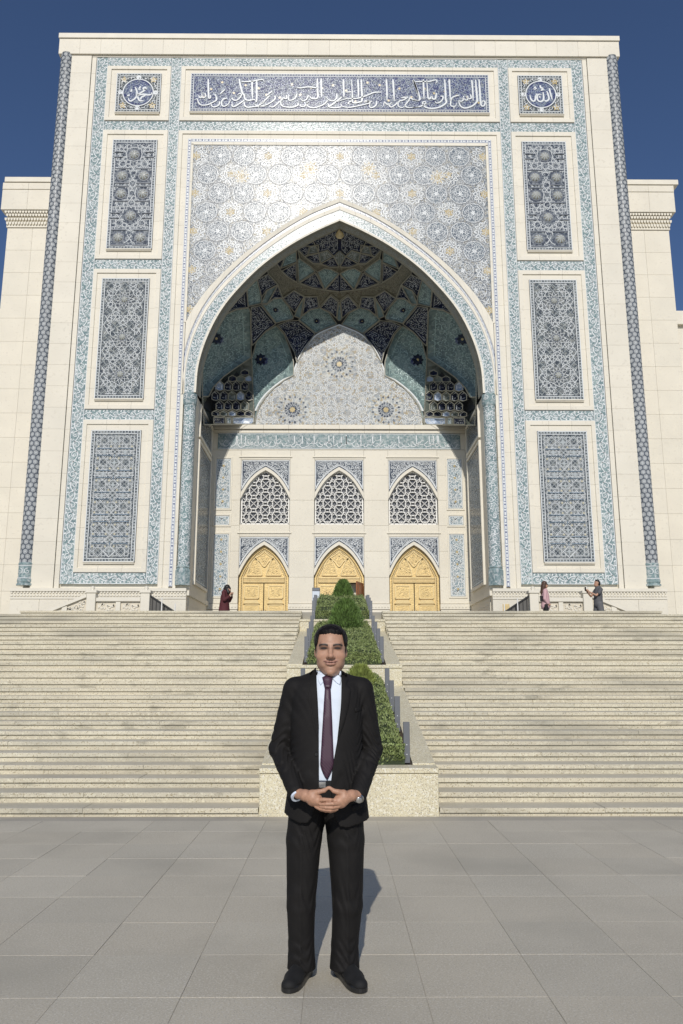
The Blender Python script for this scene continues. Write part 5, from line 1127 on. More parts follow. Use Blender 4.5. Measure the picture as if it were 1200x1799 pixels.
# ================================================================ people: implicit surfaces meshed with surface nets
class Sdf:
    def __init__(s, lo, hi, h):
        s.lo = np.array(lo, float); s.h = h; s.n = np.ceil((np.array(hi, float) - s.lo) / h).astype(int) + 1
        s.a = np.full(s.n, 1.0, dtype=np.float32)
    def sub(s, lo, hi):
        i0 = np.clip(np.floor((np.array(lo) - s.lo) / s.h).astype(int), 0, s.n); i1 = np.clip(np.ceil((np.array(hi) - s.lo) / s.h).astype(int) + 1, 0, s.n)
        sl = tuple(slice(a, b) for a, b in zip(i0, i1)); ax = [s.lo[k] + s.h * np.arange(i0[k], i1[k]) for k in range(3)]
        return sl, np.meshgrid(*ax, indexing='ij', sparse=True)
    def un(s, sl, d, k):
        a = s.a[sl]; d = d.astype(np.float32)
        if k > 0: t = np.clip(.5 + .5 * (a - d) / k, 0, 1); s.a[sl] = a + (d - a) * t - k * t * (1 - t)
        else: s.a[sl] = np.minimum(a, d)
    def cone(s, a, b, ra, rb, k=.01, sq=None):
        a, b = np.array(a, float), np.array(b, float); m = max(ra, rb) + max(k, s.h) * 2 + .02
        sl, (x, y, z) = s.sub(np.minimum(a, b) - m, np.maximum(a, b) + m); e = b - a; l2 = e @ e + 1e-12
        t = np.clip(((x - a[0]) * e[0] + (y - a[1]) * e[1] + (z - a[2]) * e[2]) / l2, 0, 1); q = sq or (1, 1, 1)
        d = np.sqrt(((x - a[0] - t * e[0]) / q[0]) ** 2 + ((y - a[1] - t * e[1]) / q[1]) ** 2 + ((z - a[2] - t * e[2]) / q[2]) ** 2) - (ra + (rb - ra) * t)
        s.un(sl, d, k)
    def ell(s, c, r, k=.01, cut=False, rot=None):
        c, r = np.array(c, float), np.array(r, float); m = r.max() + max(k, s.h) * 2 + .015
        sl, (x, y, z) = s.sub(c - m, c + m); x, y, z = x - c[0], y - c[1], z - c[2]
        if rot is not None:
            ca, sa = math.cos(rot), math.sin(rot); x, z = x * ca + z * sa, -x * sa + z * ca
        k0 = np.sqrt((x / r[0]) ** 2 + (y / r[1]) ** 2 + (z / r[2]) ** 2); k1 = np.sqrt((x / r[0] ** 2) ** 2 + (y / r[1] ** 2) ** 2 + (z / r[2] ** 2) ** 2) + 1e-9
        d = k0 * (k0 - 1) / k1
        if cut:
            a = s.a[sl]; d = -d.astype(np.float32)
            t = np.clip(.5 - .5 * (a - d) / k, 0, 1); s.a[sl] = a + (d - a) * t + k * t * (1 - t)
        else: s.un(sl, d, k)
    def grid(s): return s.sub(s.lo, s.lo + s.h * (s.n - 1))[1]
    def chain(s, pts, k=.01, sq=None):
        for (a, ra), (b, rb) in zip(pts[:-1], pts[1:]): s.cone(a, b, ra, rb, k, sq)
    def mesh(s):
        a = s.a; i = a < 0; n = a.shape
        c = sum(i[dx:n[0] - 1 + dx, dy:n[1] - 1 + dy, dz:n[2] - 1 + dz].astype(np.int8) for dx in (0, 1) for dy in (0, 1) for dz in (0, 1))
        act = (c > 0) & (c < 8); ids = np.full(act.shape, -1, dtype=np.int64); cells = np.argwhere(act); ids[act] = np.arange(len(cells))
        acc = np.zeros((len(cells), 3)); cnt = np.zeros(len(cells)); C = cells
        corner = lambda o: a[C[:, 0] + o[0], C[:, 1] + o[1], C[:, 2] + o[2]].astype(float)
        for ax in range(3):
            for u in (0, 1):
                for v in (0, 1):
                    o = [0, 0, 0]; o[(ax + 1) % 3] = u; o[(ax + 2) % 3] = v; p = o.copy(); p[ax] = 1
                    A, B = corner(o), corner(p); m = (A < 0) != (B < 0); t = np.where(m, A / (A - B + 1e-12), 0); pt = np.array(o, float)[None].repeat(len(C), 0); pt[:, ax] += t
                    acc[m] += pt[m]; cnt[m] += 1
        V = s.lo + s.h * (cells + acc / np.maximum(cnt, 1)[:, None]); F = []
        for ax in range(3):
            b, d = (ax + 1) % 3, (ax + 2) % 3; sl0 = [slice(1, n[k] - 1) for k in range(3)]; sl0[ax] = slice(0, n[ax] - 1); sl1 = list(sl0); sl1[ax] = slice(1, n[ax])
            e0, e1 = i[tuple(sl0)], i[tuple(sl1)]; off = np.array([0 if k == ax else 1 for k in range(3)])
            for flip, m in ((False, e0 & ~e1), (True, ~e0 & e1)):
                q = np.argwhere(m) + off
                if not len(q): continue
                def cid(db, dd): w_ = q.copy(); w_[:, b] -= db; w_[:, d] -= dd; return ids[w_[:, 0], w_[:, 1], w_[:, 2]]
                f = np.stack([cid(1, 1), cid(0, 1), cid(0, 0), cid(1, 0)], 1); F.append(f[:, ::-1] if flip else f)
        F = np.concatenate(F); F = F[(F >= 0).all(1)]
        return V, F
def vcol(o, cols):
    me = o.data; at = me.color_attributes.new('Col', 'FLOAT_COLOR', 'POINT'); c = np.ones((len(me.vertices), 4), dtype=np.float32); c[:, :3] = cols; at.data.foreach_set('color', c.ravel())
def MV(name, rough=.5, sss=0, spec=.4, bump=0, bs=300):
    m, t, p = _nodes(name); a = t.nodes.new('ShaderNodeVertexColor'); a.layer_name = 'Col'
    n = _n(t, 'ShaderNodeTexNoise'); n.inputs['Scale'].default_value = 60; t.links.new(_n(t, 'ShaderNodeTexCoord').outputs['Object'], n.inputs['Vector'])
    o = _mix(t, 1.0, a.outputs['Color'], _ramp(t, n.outputs['Fac'], [(.35, (.93, .92, .92)), (.65, (1.05, 1.04, 1.03))]), 'MULTIPLY')
    t.links.new(o, p.inputs['Base Color']); p.inputs['Roughness'].default_value = rough; p.inputs['Specular IOR Level'].default_value = spec
    if sss: p.inputs['Subsurface Weight'].default_value = sss; p.inputs['Subsurface Radius'].default_value = (.01, .004, .002); p.inputs['Subsurface Scale'].default_value = .4
    return m
SKIN = MV('skin', .5, .03)
SUIT = M('charcoal_suiting', (.0125, .0115, .011), .72, var=.15, vs=9, bump=.12, bs=700, spec=.18, local=True)
SHIRT = M('pale_blue_shirt', (.68, .75, .85), .75, var=.03, vs=8, bump=.08, bs=30, local=True)
def tie_mat():
    m, t, p = _nodes('plum_tie'); wv = _n(t, 'ShaderNodeTexWave'); wv.inputs['Scale'].default_value = 38; wv.inputs['Distortion'].default_value = .6; wv.bands_direction = 'DIAGONAL'
    t.links.new(_n(t, 'ShaderNodeTexCoord').outputs['Object'], wv.inputs['Vector']); t.links.new(_ramp(t, wv.outputs['Fac'], [(.3, (.036, .014, .028)), (.7, (.064, .024, .046))]), p.inputs['Base Color']); p.inputs['Roughness'].default_value = .5; return m
TIE = tie_mat()
HAIR = M('dark_brown_hair', (.007, .005, .0045), .5, var=.4, vs=60, bump=.3, bs=160, local=True, stretch=(1, .35, .35), spec=.2)
SHOE = M('black_suede', (.006, .006, .006), .8, var=.2, vs=30, local=True); SOLE = M('black_rubber_sole', (.014, .0135, .013), .4, local=True)
METAL = M('steel_watch', (.55, .55, .53), .25, .9, local=True); BELT = M('black_leather', (.008, .008, .008), .35, local=True)

MX, MY = -.195, 4.5
def L(px, py, y): X, Z = UY(px, py, MY + y); return np.array([X - MX, y, Z])
HZ = L(581, 1139.5, -.06)[2]; HX = L(581, 1139.5, -.06)[0]        # eye level, head axis
# ---- head
hw_f = lambda z: np.interp(z, [-.2, -.145, -.09, -.03, .05], [.94, .97, 1.07, 1.11, 1.10])
def head_sdf(h=.003, hair=False):
    s = Sdf((HX - .115, -.155, HZ - .26), (HX + .115, .15, HZ + .165), h); c = lambda x, y, z: (HX + x, y, HZ + z)
    s.ell(c(0, .012, .038), (.0775, .10, .088), .02); s.ell(c(0, -.022, -.035), (.071, .072, .092), .03); s.ell(c(0, -.032, -.09), (.056, .052, .048), .025)
    if hair: return s
    for e in (-1, 1):
        s.ell(c(e * .044, -.058, -.042), (.029, .028, .030), .02); s.ell(c(e * .044, -.025, -.085), (.022, .036, .030), .025); s.ell(c(e * .032, -.068, -.085), (.018, .018, .020), .02)
    s.ell(c(0, -.078, -.126), (.025, .022, .020), .018); s.ell(c(0, -.030, -.128), (.040, .044, .024), .025)
    s.cone(c(-.04, -.08, .02), c(.04, -.08, .02), .013, .013, .018)
    for e in (-1, 1): s.ell(c(e * .034, -.108, -.004), (.021, .020, .012), .012, cut=True)
    for e in (-1, 1): s.ell(c(e * .034, -.074, -.002), (.017, .014, .010), .006)
    s.cone(c(0, -.088, .006), c(0, -.117, -.040), .0085, .0125, .012); s.ell(c(0, -.116, -.042), (.0125, .012, .010), .008)
    for e in (-1, 1): s.ell(c(e * .0145, -.102, -.046), (.0095, .011, .008), .006)
    for e in (-1, 1): s.ell(c(e * .0075, -.108, -.054), (.004, .007, .003), .003, cut=True)
    up = [(-.034, -.080, -.067), (-.017, -.0945, -.0720), (0, -.099, -.0720), (.017, -.0945, -.0720), (.034, -.080, -.067)]
    lo = [(-.030, -.083, -.072), (-.015, -.094, -.083), (0, -.0975, -.085), (.015, -.094, -.083), (.030, -.083, -.072)]
    s.chain([(c(*p), .0045) for p in up], .008); s.chain([(c(*p), .0055) for p in lo], .008)
    for p, q in zip(up[:-1], up[1:]):
        a, b = np.array(p) + (0, -.006, -.005), np.array(q) + (0, -.006, -.005); m_ = (a + b) / 2; s.ell(c(*m_), (.0085, .006, .0016), .003, cut=True)
    for e in (-1, 1):
        s.ell(c(e * .075, .022, -.018), (.010, .02, .031), .008); s.ell(c(e * .083, .016, -.012), (.006, .011, .018), .006, cut=True)
    s.cone(c(0, .028, -.09), c(0, .045, -.24), .056, .062, .015)
    return s
s = head_sdf(); V, F = s.mesh(); P = V - np.array([HX, 0, HZ]); V = V.copy(); V[:, 0] = HX + (V[:, 0] - HX) * hw_f(P[:, 2]); x, y, z = P.T
skin = np.array([.44, .255, .17]); col = np.tile(skin, (len(V), 1))
def blend(mask, c): 
    global col
    m = np.clip(mask, 0, 1)[:, None]; col = col * (1 - m) + np.array(c) * m
G = lambda d, w_: np.exp(-(d / w_) ** 2)
blend(.38 * G(z + .085, .035) * (y < -.02) * np.clip(1 - np.abs(x) / .075, 0, 1) ** .3 + .15 * G(z + .063, .012) * (np.abs(x) < .04), (.25, .15, .11))       # shaved beard
blend(.2 * G(np.abs(x) - .045, .022) * G(z + .04, .02) * (y < -.05), (.44, .20, .13)); blend(.25 * G(z + .04, .014) * G(x, .016) * (y < -.09), (.45, .21, .14))
ez = z - .0150 - .010 * (1 - ((np.abs(x) - .036) / .024) ** 2) * .6; blend(1.4 * G(ez, .0058) * ((np.abs(x) > .012) & (np.abs(x) < .060)) * (y < -.055), (.012, .009, .008))   # brows
blend(.65 * G(z - .004, .010) * G(np.abs(x) - .034, .02) * (y < -.06), (.20, .10, .07)); blend(1.6 * G(z - .001, .0062) * G(np.abs(x) - .034, .018) * (y < -.05), (.012, .009, .008))  # eye sockets: shade painted into the skin colour, dark eye slits on top
lipz = -.0725 + .006 * (np.abs(x) / .034) ** 2; blend(.9 * G(z - lipz, .0045) * (np.abs(x) < .035) * (y < -.07), (.31, .15, .12)); blend(.85 * G(z + .083 - .004 * (np.abs(x) / .03) ** 2, .0048) * (np.abs(x) < .026) * (y < -.075), (.40, .20, .155))
blend(1.1 * G(z - lipz + .0045, .0020) * (np.abs(x) < .036) * (y < -.065), (.06, .02, .02))
head_v, head_f, head_c = V, F, col
# ---- hands, fingers laced in front of the belt
HP = lambda a, b, y: L(490 + a / 7.06, 1350 + b / 7.06, y)
def hands():
    s = Sdf((-.19, -.36, .76), (.19, -.10, 1.02), .0023); fr = .0078
    # his right hand (left in the picture)
    s.chain([(HP(230, 310, -.20), .026), (HP(330, 335, -.235), .027), (HP(420, 365, -.25), .030), (HP(480, 395, -.255), .027)], .012)
    s.ell(HP(430, 355, -.248), (.036, .022, .036), .012, rot=.5); s.ell(HP(440, 410, -.245), (.034, .02, .024), .012)
    s.chain([(HP(400, 315, -.255), .019), (HP(490, 290, -.265), .0125), (HP(560, 275, -.265), .0105), (HP(612, 240, -.258), .0082)], .006)
    s.chain([(HP(490, 390, -.268), .0115), (HP(560, 388, -.285), .0100), (HP(640, 392, -.280), .0092), (HP(700, 398, -.262), .0078)], .0014)
    s.chain([(HP(485, 420, -.262), .0110), (HP(560, 425, -.258), .0095), (HP(660, 445, -.252), .0085)], .0014)
    s.chain([(HP(475, 450, -.258), .0105), (HP(550, 480, -.255), .0090), (HP(640, 500, -.25), .0080)], .0014)
    s.chain([(HP(460, 470, -.255), .0095), (HP(520, 510, -.258), .0085), (HP(590, 530, -.255), .0075)], .0014)
    # his left hand (right in the picture)
    s.chain([(HP(985, 330, -.20), .026), (HP(900, 335, -.232), .026), (HP(810, 365, -.248), .030), (HP(740, 410, -.255), .028)], .012)
    s.ell(HP(790, 365, -.248), (.036, .022, .036), .012, rot=-.5); s.ell(HP(765, 430, -.25), (.030, .02, .026), .012)
    s.chain([(HP(800, 310, -.255), .019), (HP(730, 292, -.265), .0125), (HP(680, 278, -.265), .0105), (HP(632, 240, -.258), .0082)], .006)
    s.chain([(HP(745, 430, -.272), .0115), (HP(670, 438, -.292), .0100), (HP(590, 442, -.292), .0092), (HP(515, 445, -.276), .0078)], .0012)
    s.chain([(HP(735, 470, -.268), .0110), (HP(660, 485, -.285), .0098), (HP(580, 482, -.285), .0088), (HP(515, 475, -.27), .0075)], .0012)
    s.chain([(HP(715, 500, -.262), .0105), (HP(640, 518, -.278), .0090), (HP(560, 512, -.276), .0080), (HP(500, 500, -.264), .0070)], .0012)
    s.chain([(HP(700, 515, -.255), .0090), (HP(640, 535, -.262), .0075), (HP(590, 528, -.262), .0068)], .0012)
    return s.mesh()
hv, hf = hands(); hc = np.tile(skin * np.array([1.0, .97, .95]), (len(hv), 1)); q_ = hv
nz_ = np.sin(q_[:, 0] * 260 + 3 * np.sin(q_[:, 2] * 90)) * .03; hc = hc * (1 + nz_[:, None])
# ---- a plain hidden body that joins them
s = Sdf((-.30, -.30, .02), (.30, .2, 1.62), .014)
s.chain([((0, .03, 1.56), .05), ((0, .02, 1.42), .09), ((0, .02, 1.1), .10), ((0, .02, .92), .10)], .04)
AE = {-1: (-.266, .035, 1.145), 1: (.246, .035, 1.14)}; AS = {-1: (-.180, .02, 1.460), 1: (.186, .02, 1.456)}
AW = {-1: HP(215, 300, -.185), 1: HP(990, 325, -.185)}
for e in (-1, 1): s.chain([((0, .02, 1.42), .07), (AS[e], .045), (AE[e], .035), (tuple(AW[e]), .024)], .02)
LEG = {-1: [(-.10, .015, .90), (-.125, .005, .62), (-.136, .0, .36), (-.131, .02, .10)], 1: [(.085, .015, .90), (.10, .005, .62), (.108, .0, .36), (.092, .02, .10)]}
for e in (-1, 1): s.chain(list(zip(LEG[e], (.08, .07, .05, .04))), .02)
bv, bf = s.mesh()
n1, n2 = len(head_v), len(head_v) + len(hv)
man = obj('person', np.concatenate([head_v, hv, bv]), np.concatenate([head_f, hf + n1, bf + n2]), SKIN, smooth=True)
vcol(man, np.concatenate([head_c, hc, np.tile(skin, (len(bv), 1))])); man.location = (MX, MY, 0)
tag(man, 'man in a dark suit and plum tie standing on the plaza with laced fingers', 'person')
# ---- hair
s = head_sdf(.003, True); X, Y, Z = s.grid(); X, Z = X - HX, Z - HZ
hl = .082 - .004 * np.abs(np.sin(X * 55)) - .004 * (X / .05) ** 2 - .10 * np.clip((np.abs(X) - .056) / .018, 0, 1) ** 1.2            # hairline over the forehead, sideburns
front = Y < .0; low = np.where(Y < -.028, np.maximum(hl, .012 + 0 * X), np.where(Y < -.002, np.where(np.abs(X) > .060, -.030, hl), np.where(Y < .045, -.005, -.080)))
th = (.0045 + .009 * np.clip(Z / .1, 0, 1)) * np.clip((Z - low) / .022, .08, 1); s.a = (s.a - th).astype(np.float32); cut = low - Z + 0 * Y; d = np.maximum(s.a, cut); wob = .0008 * np.sin(X * 420 + 40 * Z + 6 * np.sin(Y * 60)) + .0006 * np.sin(Y * 300 + X * 150)
s.a = (d + wob).astype(np.float32); V, F = s.mesh(); V[:, 0] = HX + (V[:, 0] - HX) * hw_f(V[:, 2] - HZ); obj('hair', V, F, HAIR, man, smooth=True)
# ---- torso shapes shared by jacket and shirt
TZ = np.array([.70, .78, .86, .95, 1.08, 1.20, 1.32, 1.42, 1.475, 1.51, 1.535, 1.56, 1.60])
TA = np.array([.236, .232, .222, .208, .196, .196, .200, .203, .195, .165, .115, .080, .074])
TB = np.array([.155, .155, .155, .154, .152, .150, .148, .140, .122, .100, .082, .072, .070])
def torso(X, Y, Z, ins, xo=-.005):
    a = np.interp(Z, TZ, TA) - ins; b = np.interp(Z, TZ, TB) - ins; yc = np.interp(Z, [.7, 1.1, 1.45, 1.6], [.015, .0, .02, .03])
    q = (np.abs((X - xo) / a) ** 2.4 + np.abs((Y - yc) / b) ** 2.4) ** (1 / 2.4); return (q - 1) * np.minimum(a, b)
def fpt(P_, y=-.14): return np.array([L(a, b, y)[[0, 2]] for a, b in P_])
EL = fpt([(553.8, 1173), (556, 1205), (558.5, 1240), (560, 1297), (560.5, 1377), (556, 1410), (549, 1432)]); ER = fpt([(600, 1177), (601, 1205), (599.6, 1235), (592, 1305), (585.5, 1340), (581, 1377), (583, 1410), (589, 1435)])
def fr_(fn, X, Z, ys, d):
    i = d.argmax(-1); y1 = ys[i]; a = fn(X, y1 - .002, Z); b = fn(X, y1, Z); return np.clip(-b / (a - b + 1e-9), 0, 1)
def front_y(fn, x, z):
    ys = np.linspace(-.3, .05, 176); X, Z = np.asarray(x, float), np.asarray(z, float); d = np.stack([fn(X, y, Z) for y in ys], -1) < 0
    return np.where(d.any(-1), ys[d.argmax(-1)] - .002 * fr_(fn, X, Z, ys, d), -.05)
def wr(X, Y, Z, c, r, fr, amp, tilt=0): return amp * np.exp(-(((X - c[0]) ** 2 + (Y - c[1]) ** 2 + (Z - c[2]) ** 2) / r ** 2)) * np.sin(fr * (Z - c[2]) + tilt * (X - c[0]) + 6 * np.sin(30 * (Y + X)))
# ---- jacket
s = Sdf((-.36, -.34, .70), (.33, .24, 1.60), .0055); X, Y, Z = s.grid()
s.a = np.maximum(torso(X, Y, Z, 0), Z - 1.565).astype(np.float32)
for e in (-1, 1):
    w1 = AW[e]; w1 = np.array(AE[e]) + (np.array(w1) - np.array(AE[e])) * .97
    s.cone((e * .06 - .005, .02, 1.512), (AS[e][0] * 1.0, .02, 1.472), .046, .056, .035); s.chain([(AS[e], .070), (AE[e], .0545), (tuple(w1), .044)], .016)
for e in (-1, 1):
    sl, (x, y, z) = s.sub((min(0, e * .4) - 0, -.4, .7), (max(0, e * .4), .3, 1.6)); E_ = AE[e]
    a = wr(x, y, z, (E_[0], E_[1] - .04, E_[2] + .02), .10, 150, .0045, e * 60) + wr(x, y, z, (E_[0] * .85, -.07, 1.06), .08, 170, .0035, e * 90) + wr(x, y, z, (AS[e][0] * 1.05, -.02, 1.36), .10, 70, .0025, -e * 80) + wr(x, y, z, (e * .13, -.13, 1.02), .10, 60, .0022, e * 90)
    s.a[sl] += a.astype(np.float32)
xl = np.interp(Z, EL[::-1, 1], EL[::-1, 0]); xr = np.interp(Z, ER[::-1, 1], ER[::-1, 0]); op = np.maximum(np.maximum(xl - X, X - xr), Y + .02)
zc = np.where(X < 0, np.interp(X, fpt([(500, 1400), (526, 1400), (541, 1400), (549, 1400), (553, 1400)])[:, 0], fpt([(0, 1437), (0, 1448.5), (0, 1447), (0, 1436), (0, 1420)])[:, 1]),
              np.interp(X, fpt([(585, 1400), (589, 1400), (597, 1400), (609, 1400), (648, 1400)])[:, 0], fpt([(0, 1425), (0, 1438), (0, 1453), (0, 1456), (0, 1447)])[:, 1])) + .10 * np.clip(Y + .12, 0, .3) * .25
s.a = np.maximum(np.maximum(s.a, -op), zc - Z + 0 * Y).astype(np.float32)
low_in = np.maximum(torso(X, Y, Z, .014), Z - .93); s.a = np.maximum(s.a, -low_in).astype(np.float32)                       # hollow skirt of the jacket
s.a = np.maximum(s.a, -(np.sqrt((X - .008) ** 2 + (Y - .03) ** 2) - .070 + 0 * Z + 1.0 * (Z < 1.50))).astype(np.float32)
V, F = s.mesh(); jk = obj('jacket', V, F, SUIT, man, smooth=True); JF = lambda x, y, z: torso(x, y, z, 0)
def flat(name, poly, fn, lift, mat, parent, th=.005, n=3):                                          # a cloth piece lying on the front of the body
    P_ = np.asarray(poly, float); B = resample(np.vstack([P_, P_[:1]]), max(16, len(P_) * 4))[:-1]; x0, y0 = P_.min(0); x1, y1 = P_.max(0)
    g = np.array([(a, b) for a in np.arange(x0, x1, .009) for b in np.arange(y0, y1, .009)]); g = g[inpoly(g, P_)]; g = g[dseg(g, P_) > .004] if len(g) else g
    A = np.concatenate([B, g]) if len(g) else B; nb = len(B); r_ = delaunay_2d_cdt([Vector(p) for p in A], [(i, (i + 1) % nb) for i in range(nb)], [list(range(nb))], 1, 1e-6)
    W = np.array([tuple(v) for v in r_[0]]); Ff = [list(f) for f in r_[2]]; yy = front_y(fn, W[:, 0], W[:, 1]); k = len(W); lf = lift(W) if callable(lift) else lift
    e = dseg(W, P_); yf = yy - lf - th * np.clip(e / .003, .3, 1)
    V = np.concatenate([np.stack([W[:, 0], yf, W[:, 1]], 1), np.stack([W[:, 0], yy + .004, W[:, 1]], 1)])
    Fs = Ff + [[i, (i + 1) % nb, k + (i + 1) % nb, k + i] for i in range(nb)]
    return obj(name, V, Fs, mat, parent, smooth=True)
Z8 = lambda L_: [(440 + a / 4.612, 1080 + b / 4.612) for a, b in L_]
flat('lapel', fpt(Z8([(528, 425), (490, 455), (448, 505), (485, 540), (462, 575), (478, 740), (510, 900), (551, 1035), (554, 900), (545, 700), (535, 560)])), JF, .002, SUIT, jk)
flat('lapel', fpt(Z8([(737, 445), (775, 470), (808, 520), (775, 560), (820, 600), (800, 740), (760, 890), (702, 1038), (722, 880), (735, 700), (738, 560)])), JF, .002, SUIT, jk)
flat('breast_pocket', fpt(Z8([(848, 758), (925, 738), (928, 775), (850, 798)])), JF, .001, SUIT, jk, .004)
for e, P_ in ((1, [(820, 1545), (905, 1530), (908, 1575), (822, 1592)]),): flat('pocket_flap', fpt(Z8(P_)), JF, .001, SUIT, jk, .004)
b0 = fpt([(556, 1325)])[0]; q = MB(); q.lathe([(.001, .004), (.008, .004), (.0095, .001), (.0095, -.003)], (0, 0, 0), 12); v = np.concatenate(q.v); yb = float(front_y(JF, b0[:1], b0[1:])[0])
obj('button', np.stack([b0[0] + v[:, 0], yb - .003 - v[:, 2], b0[1] + v[:, 1]], 1), q.f, BELT, jk)
# ---- shirt, collar, cuff, tie
SF = lambda x, y, z: np.maximum(torso(x, y, z, .016), z - 1.54)
s = Sdf((-.21, -.16, L(571, 1374, -.13)[2]), (.21, .2, 1.56), .006); X, Y, Z = s.grid(); s.a = (SF(X, Y, Z) + .0016 * np.sin(90 * X + 8 * np.sin(14 * Z)) * np.exp(-((X + .02) / .08) ** 2) + .002 * np.sin(55 * Z + 30 * X) * (Z < 1.2)).astype(np.float32)
V, F = s.mesh(); sh = obj('shirt', V, F, SHIRT, man, smooth=True)
q = MB(); an = np.linspace(0, 2 * math.pi, 29)[:-1]; rings = []
for r0, zf, zb in ((.064, 1.500, 1.52), (.0640, 1.525, 1.548), (.0620, 1.53, 1.552), (.060, 1.50, 1.52)):
    rings.append(np.stack([HX - .002 + r0 * np.cos(an), .024 + r0 * 1.05 * np.sin(an), (zf + zb) / 2 + (zb - zf) / 2 * np.sin(an)], 1))
q.add(np.concatenate(rings), [(k * 28 + i, k * 28 + (i + 1) % 28, (k + 1) * 28 + (i + 1) % 28, (k + 1) * 28 + i) for k in range(3) for i in range(28)]); q.build('collar_band', SHIRT, sh, smooth=True)
FZm = lambda P_: fpt([(530 + a / 12, 1080 + b / 12) for a, b in P_], -.10)
CF = lambda x, y, z: np.minimum(SF(x, y, z), np.sqrt(x * x * 1.0 + (y - .02) ** 2) - .082 + np.clip(z - 1.50, -1, 1) * .35)
flat('collar_wing', FZm([(306, 1165), (322, 1250), (340, 1370), (395, 1485), (470, 1400), (545, 1315), (470, 1265), (380, 1185)]), CF, .006, SHIRT, sh, .004)
flat('collar_wing', FZm([(830, 1185), (836, 1260), (838, 1380), (815, 1478), (740, 1440), (640, 1340), (700, 1270), (780, 1200)]), CF, .006, SHIRT, sh, .004)
tie = flat('tie', fpt([(570.5, 1208), (581, 1208), (583.5, 1260), (585.5, 1310), (587, 1343), (580, 1360), (574.5, 1371), (568, 1359), (562.5, 1345), (565, 1300), (568, 1250)], -.135), SF, .010, TIE, man, .008)
flat('knot', fpt([(565.5, 1190), (571, 1187), (579, 1187), (584.5, 1190), (581.5, 1209), (570.5, 1209)], -.12), CF, .012, TIE, tie, .012)
def ring(name, a, b, r0, r1, mat, parent, n=20, sq=1.0):
    a, b = np.array(a, float), np.array(b, float); q = MB(); q.tube([a, a + (b - a) * .5, b], [r0, (r0 + r1) / 2, r1], n); return q.build(name, mat, parent, smooth=True)
dirl = np.array(AW[-1]) - np.array(AE[-1]); dirl /= np.linalg.norm(dirl); wl = np.array(AW[-1])
ring('shirt_cuff', wl - dirl * .03, wl + dirl * .028, .038, .0345, SHIRT, sh)
dirr = np.array(AW[1]) - np.array(AE[1]); dirr /= np.linalg.norm(dirr); wr_ = np.array(AW[1])
wt = ring('watch', wr_ + dirr * .010, wr_ + dirr * .026, .0335, .0330, METAL, man)
c_ = wr_ + dirr * .018; q = MB(); q.lathe([(.001, .006), (.014, .006), (.017, .003), (.017, -.004)], (0, 0, 0), 16); v = np.concatenate(q.v)
fw = np.array([.15, -1, -.25]); fw /= np.linalg.norm(fw); u1 = np.cross(fw, (0, 0, 1)); u1 /= np.linalg.norm(u1); u2 = np.cross(u1, fw)
obj('watch_face', c_ + fw * .033 + v[:, :1] * u1 + v[:, 1:2] * u2 + v[:, 2:] * fw, q.f, METAL, wt, smooth=True)
# ---- trousers and belt
s = Sdf((-.30, -.22, .035), (.28, .2, 1.02), .006); X, Y, Z = s.grid()
for e in (-1, 1):
    R_ = (.106, .094, .075, .0735) if e < 0 else (.110, .099, .079, .077); R_ = R_[:3] + (R_[3] * .91, R_[3] * 1.02); P4 = [(LEG[e][0][0] * .92, .015, .93), (LEG[e][1][0], .01, .68), (LEG[e][2][0], .0, .36), (LEG[e][3][0] * 1.02, .012, .17), (LEG[e][3][0], .010, .04)]
    s.chain(list(zip(P4, R_)), .010, sq=(1, 1.12, 1))
hip = np.maximum(np.maximum(torso(X, Y, Z, .020), .86 - Z), Z - 1.0); s.un((slice(None),) * 3, hip + 0 * X, .02)
for e in (-1, 1):
    cx = LEG[e][2][0]
    s.a += (wr(X, Y, Z, (cx, -.08, .12), .085, 105, .0042, e * 50) + wr(X, Y, Z, (cx, -.08, .40), .10, 55, .0030, e * 70) + wr(X, Y, Z, (cx * .7, -.09, .72), .10, 75, .0032, -e * 60) - .004 * np.exp(-((X - cx) / .008) ** 2) * (Y < -.02) * (Z < .72)).astype(np.float32)
s.a = np.maximum(s.a, .052 + .03 * np.clip(Y + .03, -.1, .1) * -1 - Z + 0 * X).astype(np.float32)
V, F = s.mesh(); tr = obj('trousers', V, F, SUIT, man, smooth=True)
bz = L(571, 1377, -.13)[2]; q = MB(); an = np.linspace(0, 2 * math.pi, 49)[:-1]; rr = []
for dz, g_ in ((-.02, .012), (-.02, .006), (.018, .006), (.018, .012)):
    a_ = np.interp(bz, TZ, TA) - g_ ; b_ = np.interp(bz, TZ, TB) - g_; ca, sa = np.cos(an), np.sin(an)
    rr.append(np.stack([-.005 + a_ * np.sign(ca) * np.abs(ca) ** (1 / 1.2), .0 + b_ * np.sign(sa) * np.abs(sa) ** (1 / 1.2), np.full(48, bz + dz)], 1))
q.add(np.concatenate(rr), [(k * 48 + i, k * 48 + (i + 1) % 48, (k + 1) * 48 + (i + 1) % 48, (k + 1) * 48 + i) for k in range(3) for i in range(48)]); bt = q.build('belt', BELT, tr)
q = MB(); q.fbox(-.045, -.005, bz - .017, bz + .015, -.158, -.147, .003); q.build('buckle', METAL, bt)
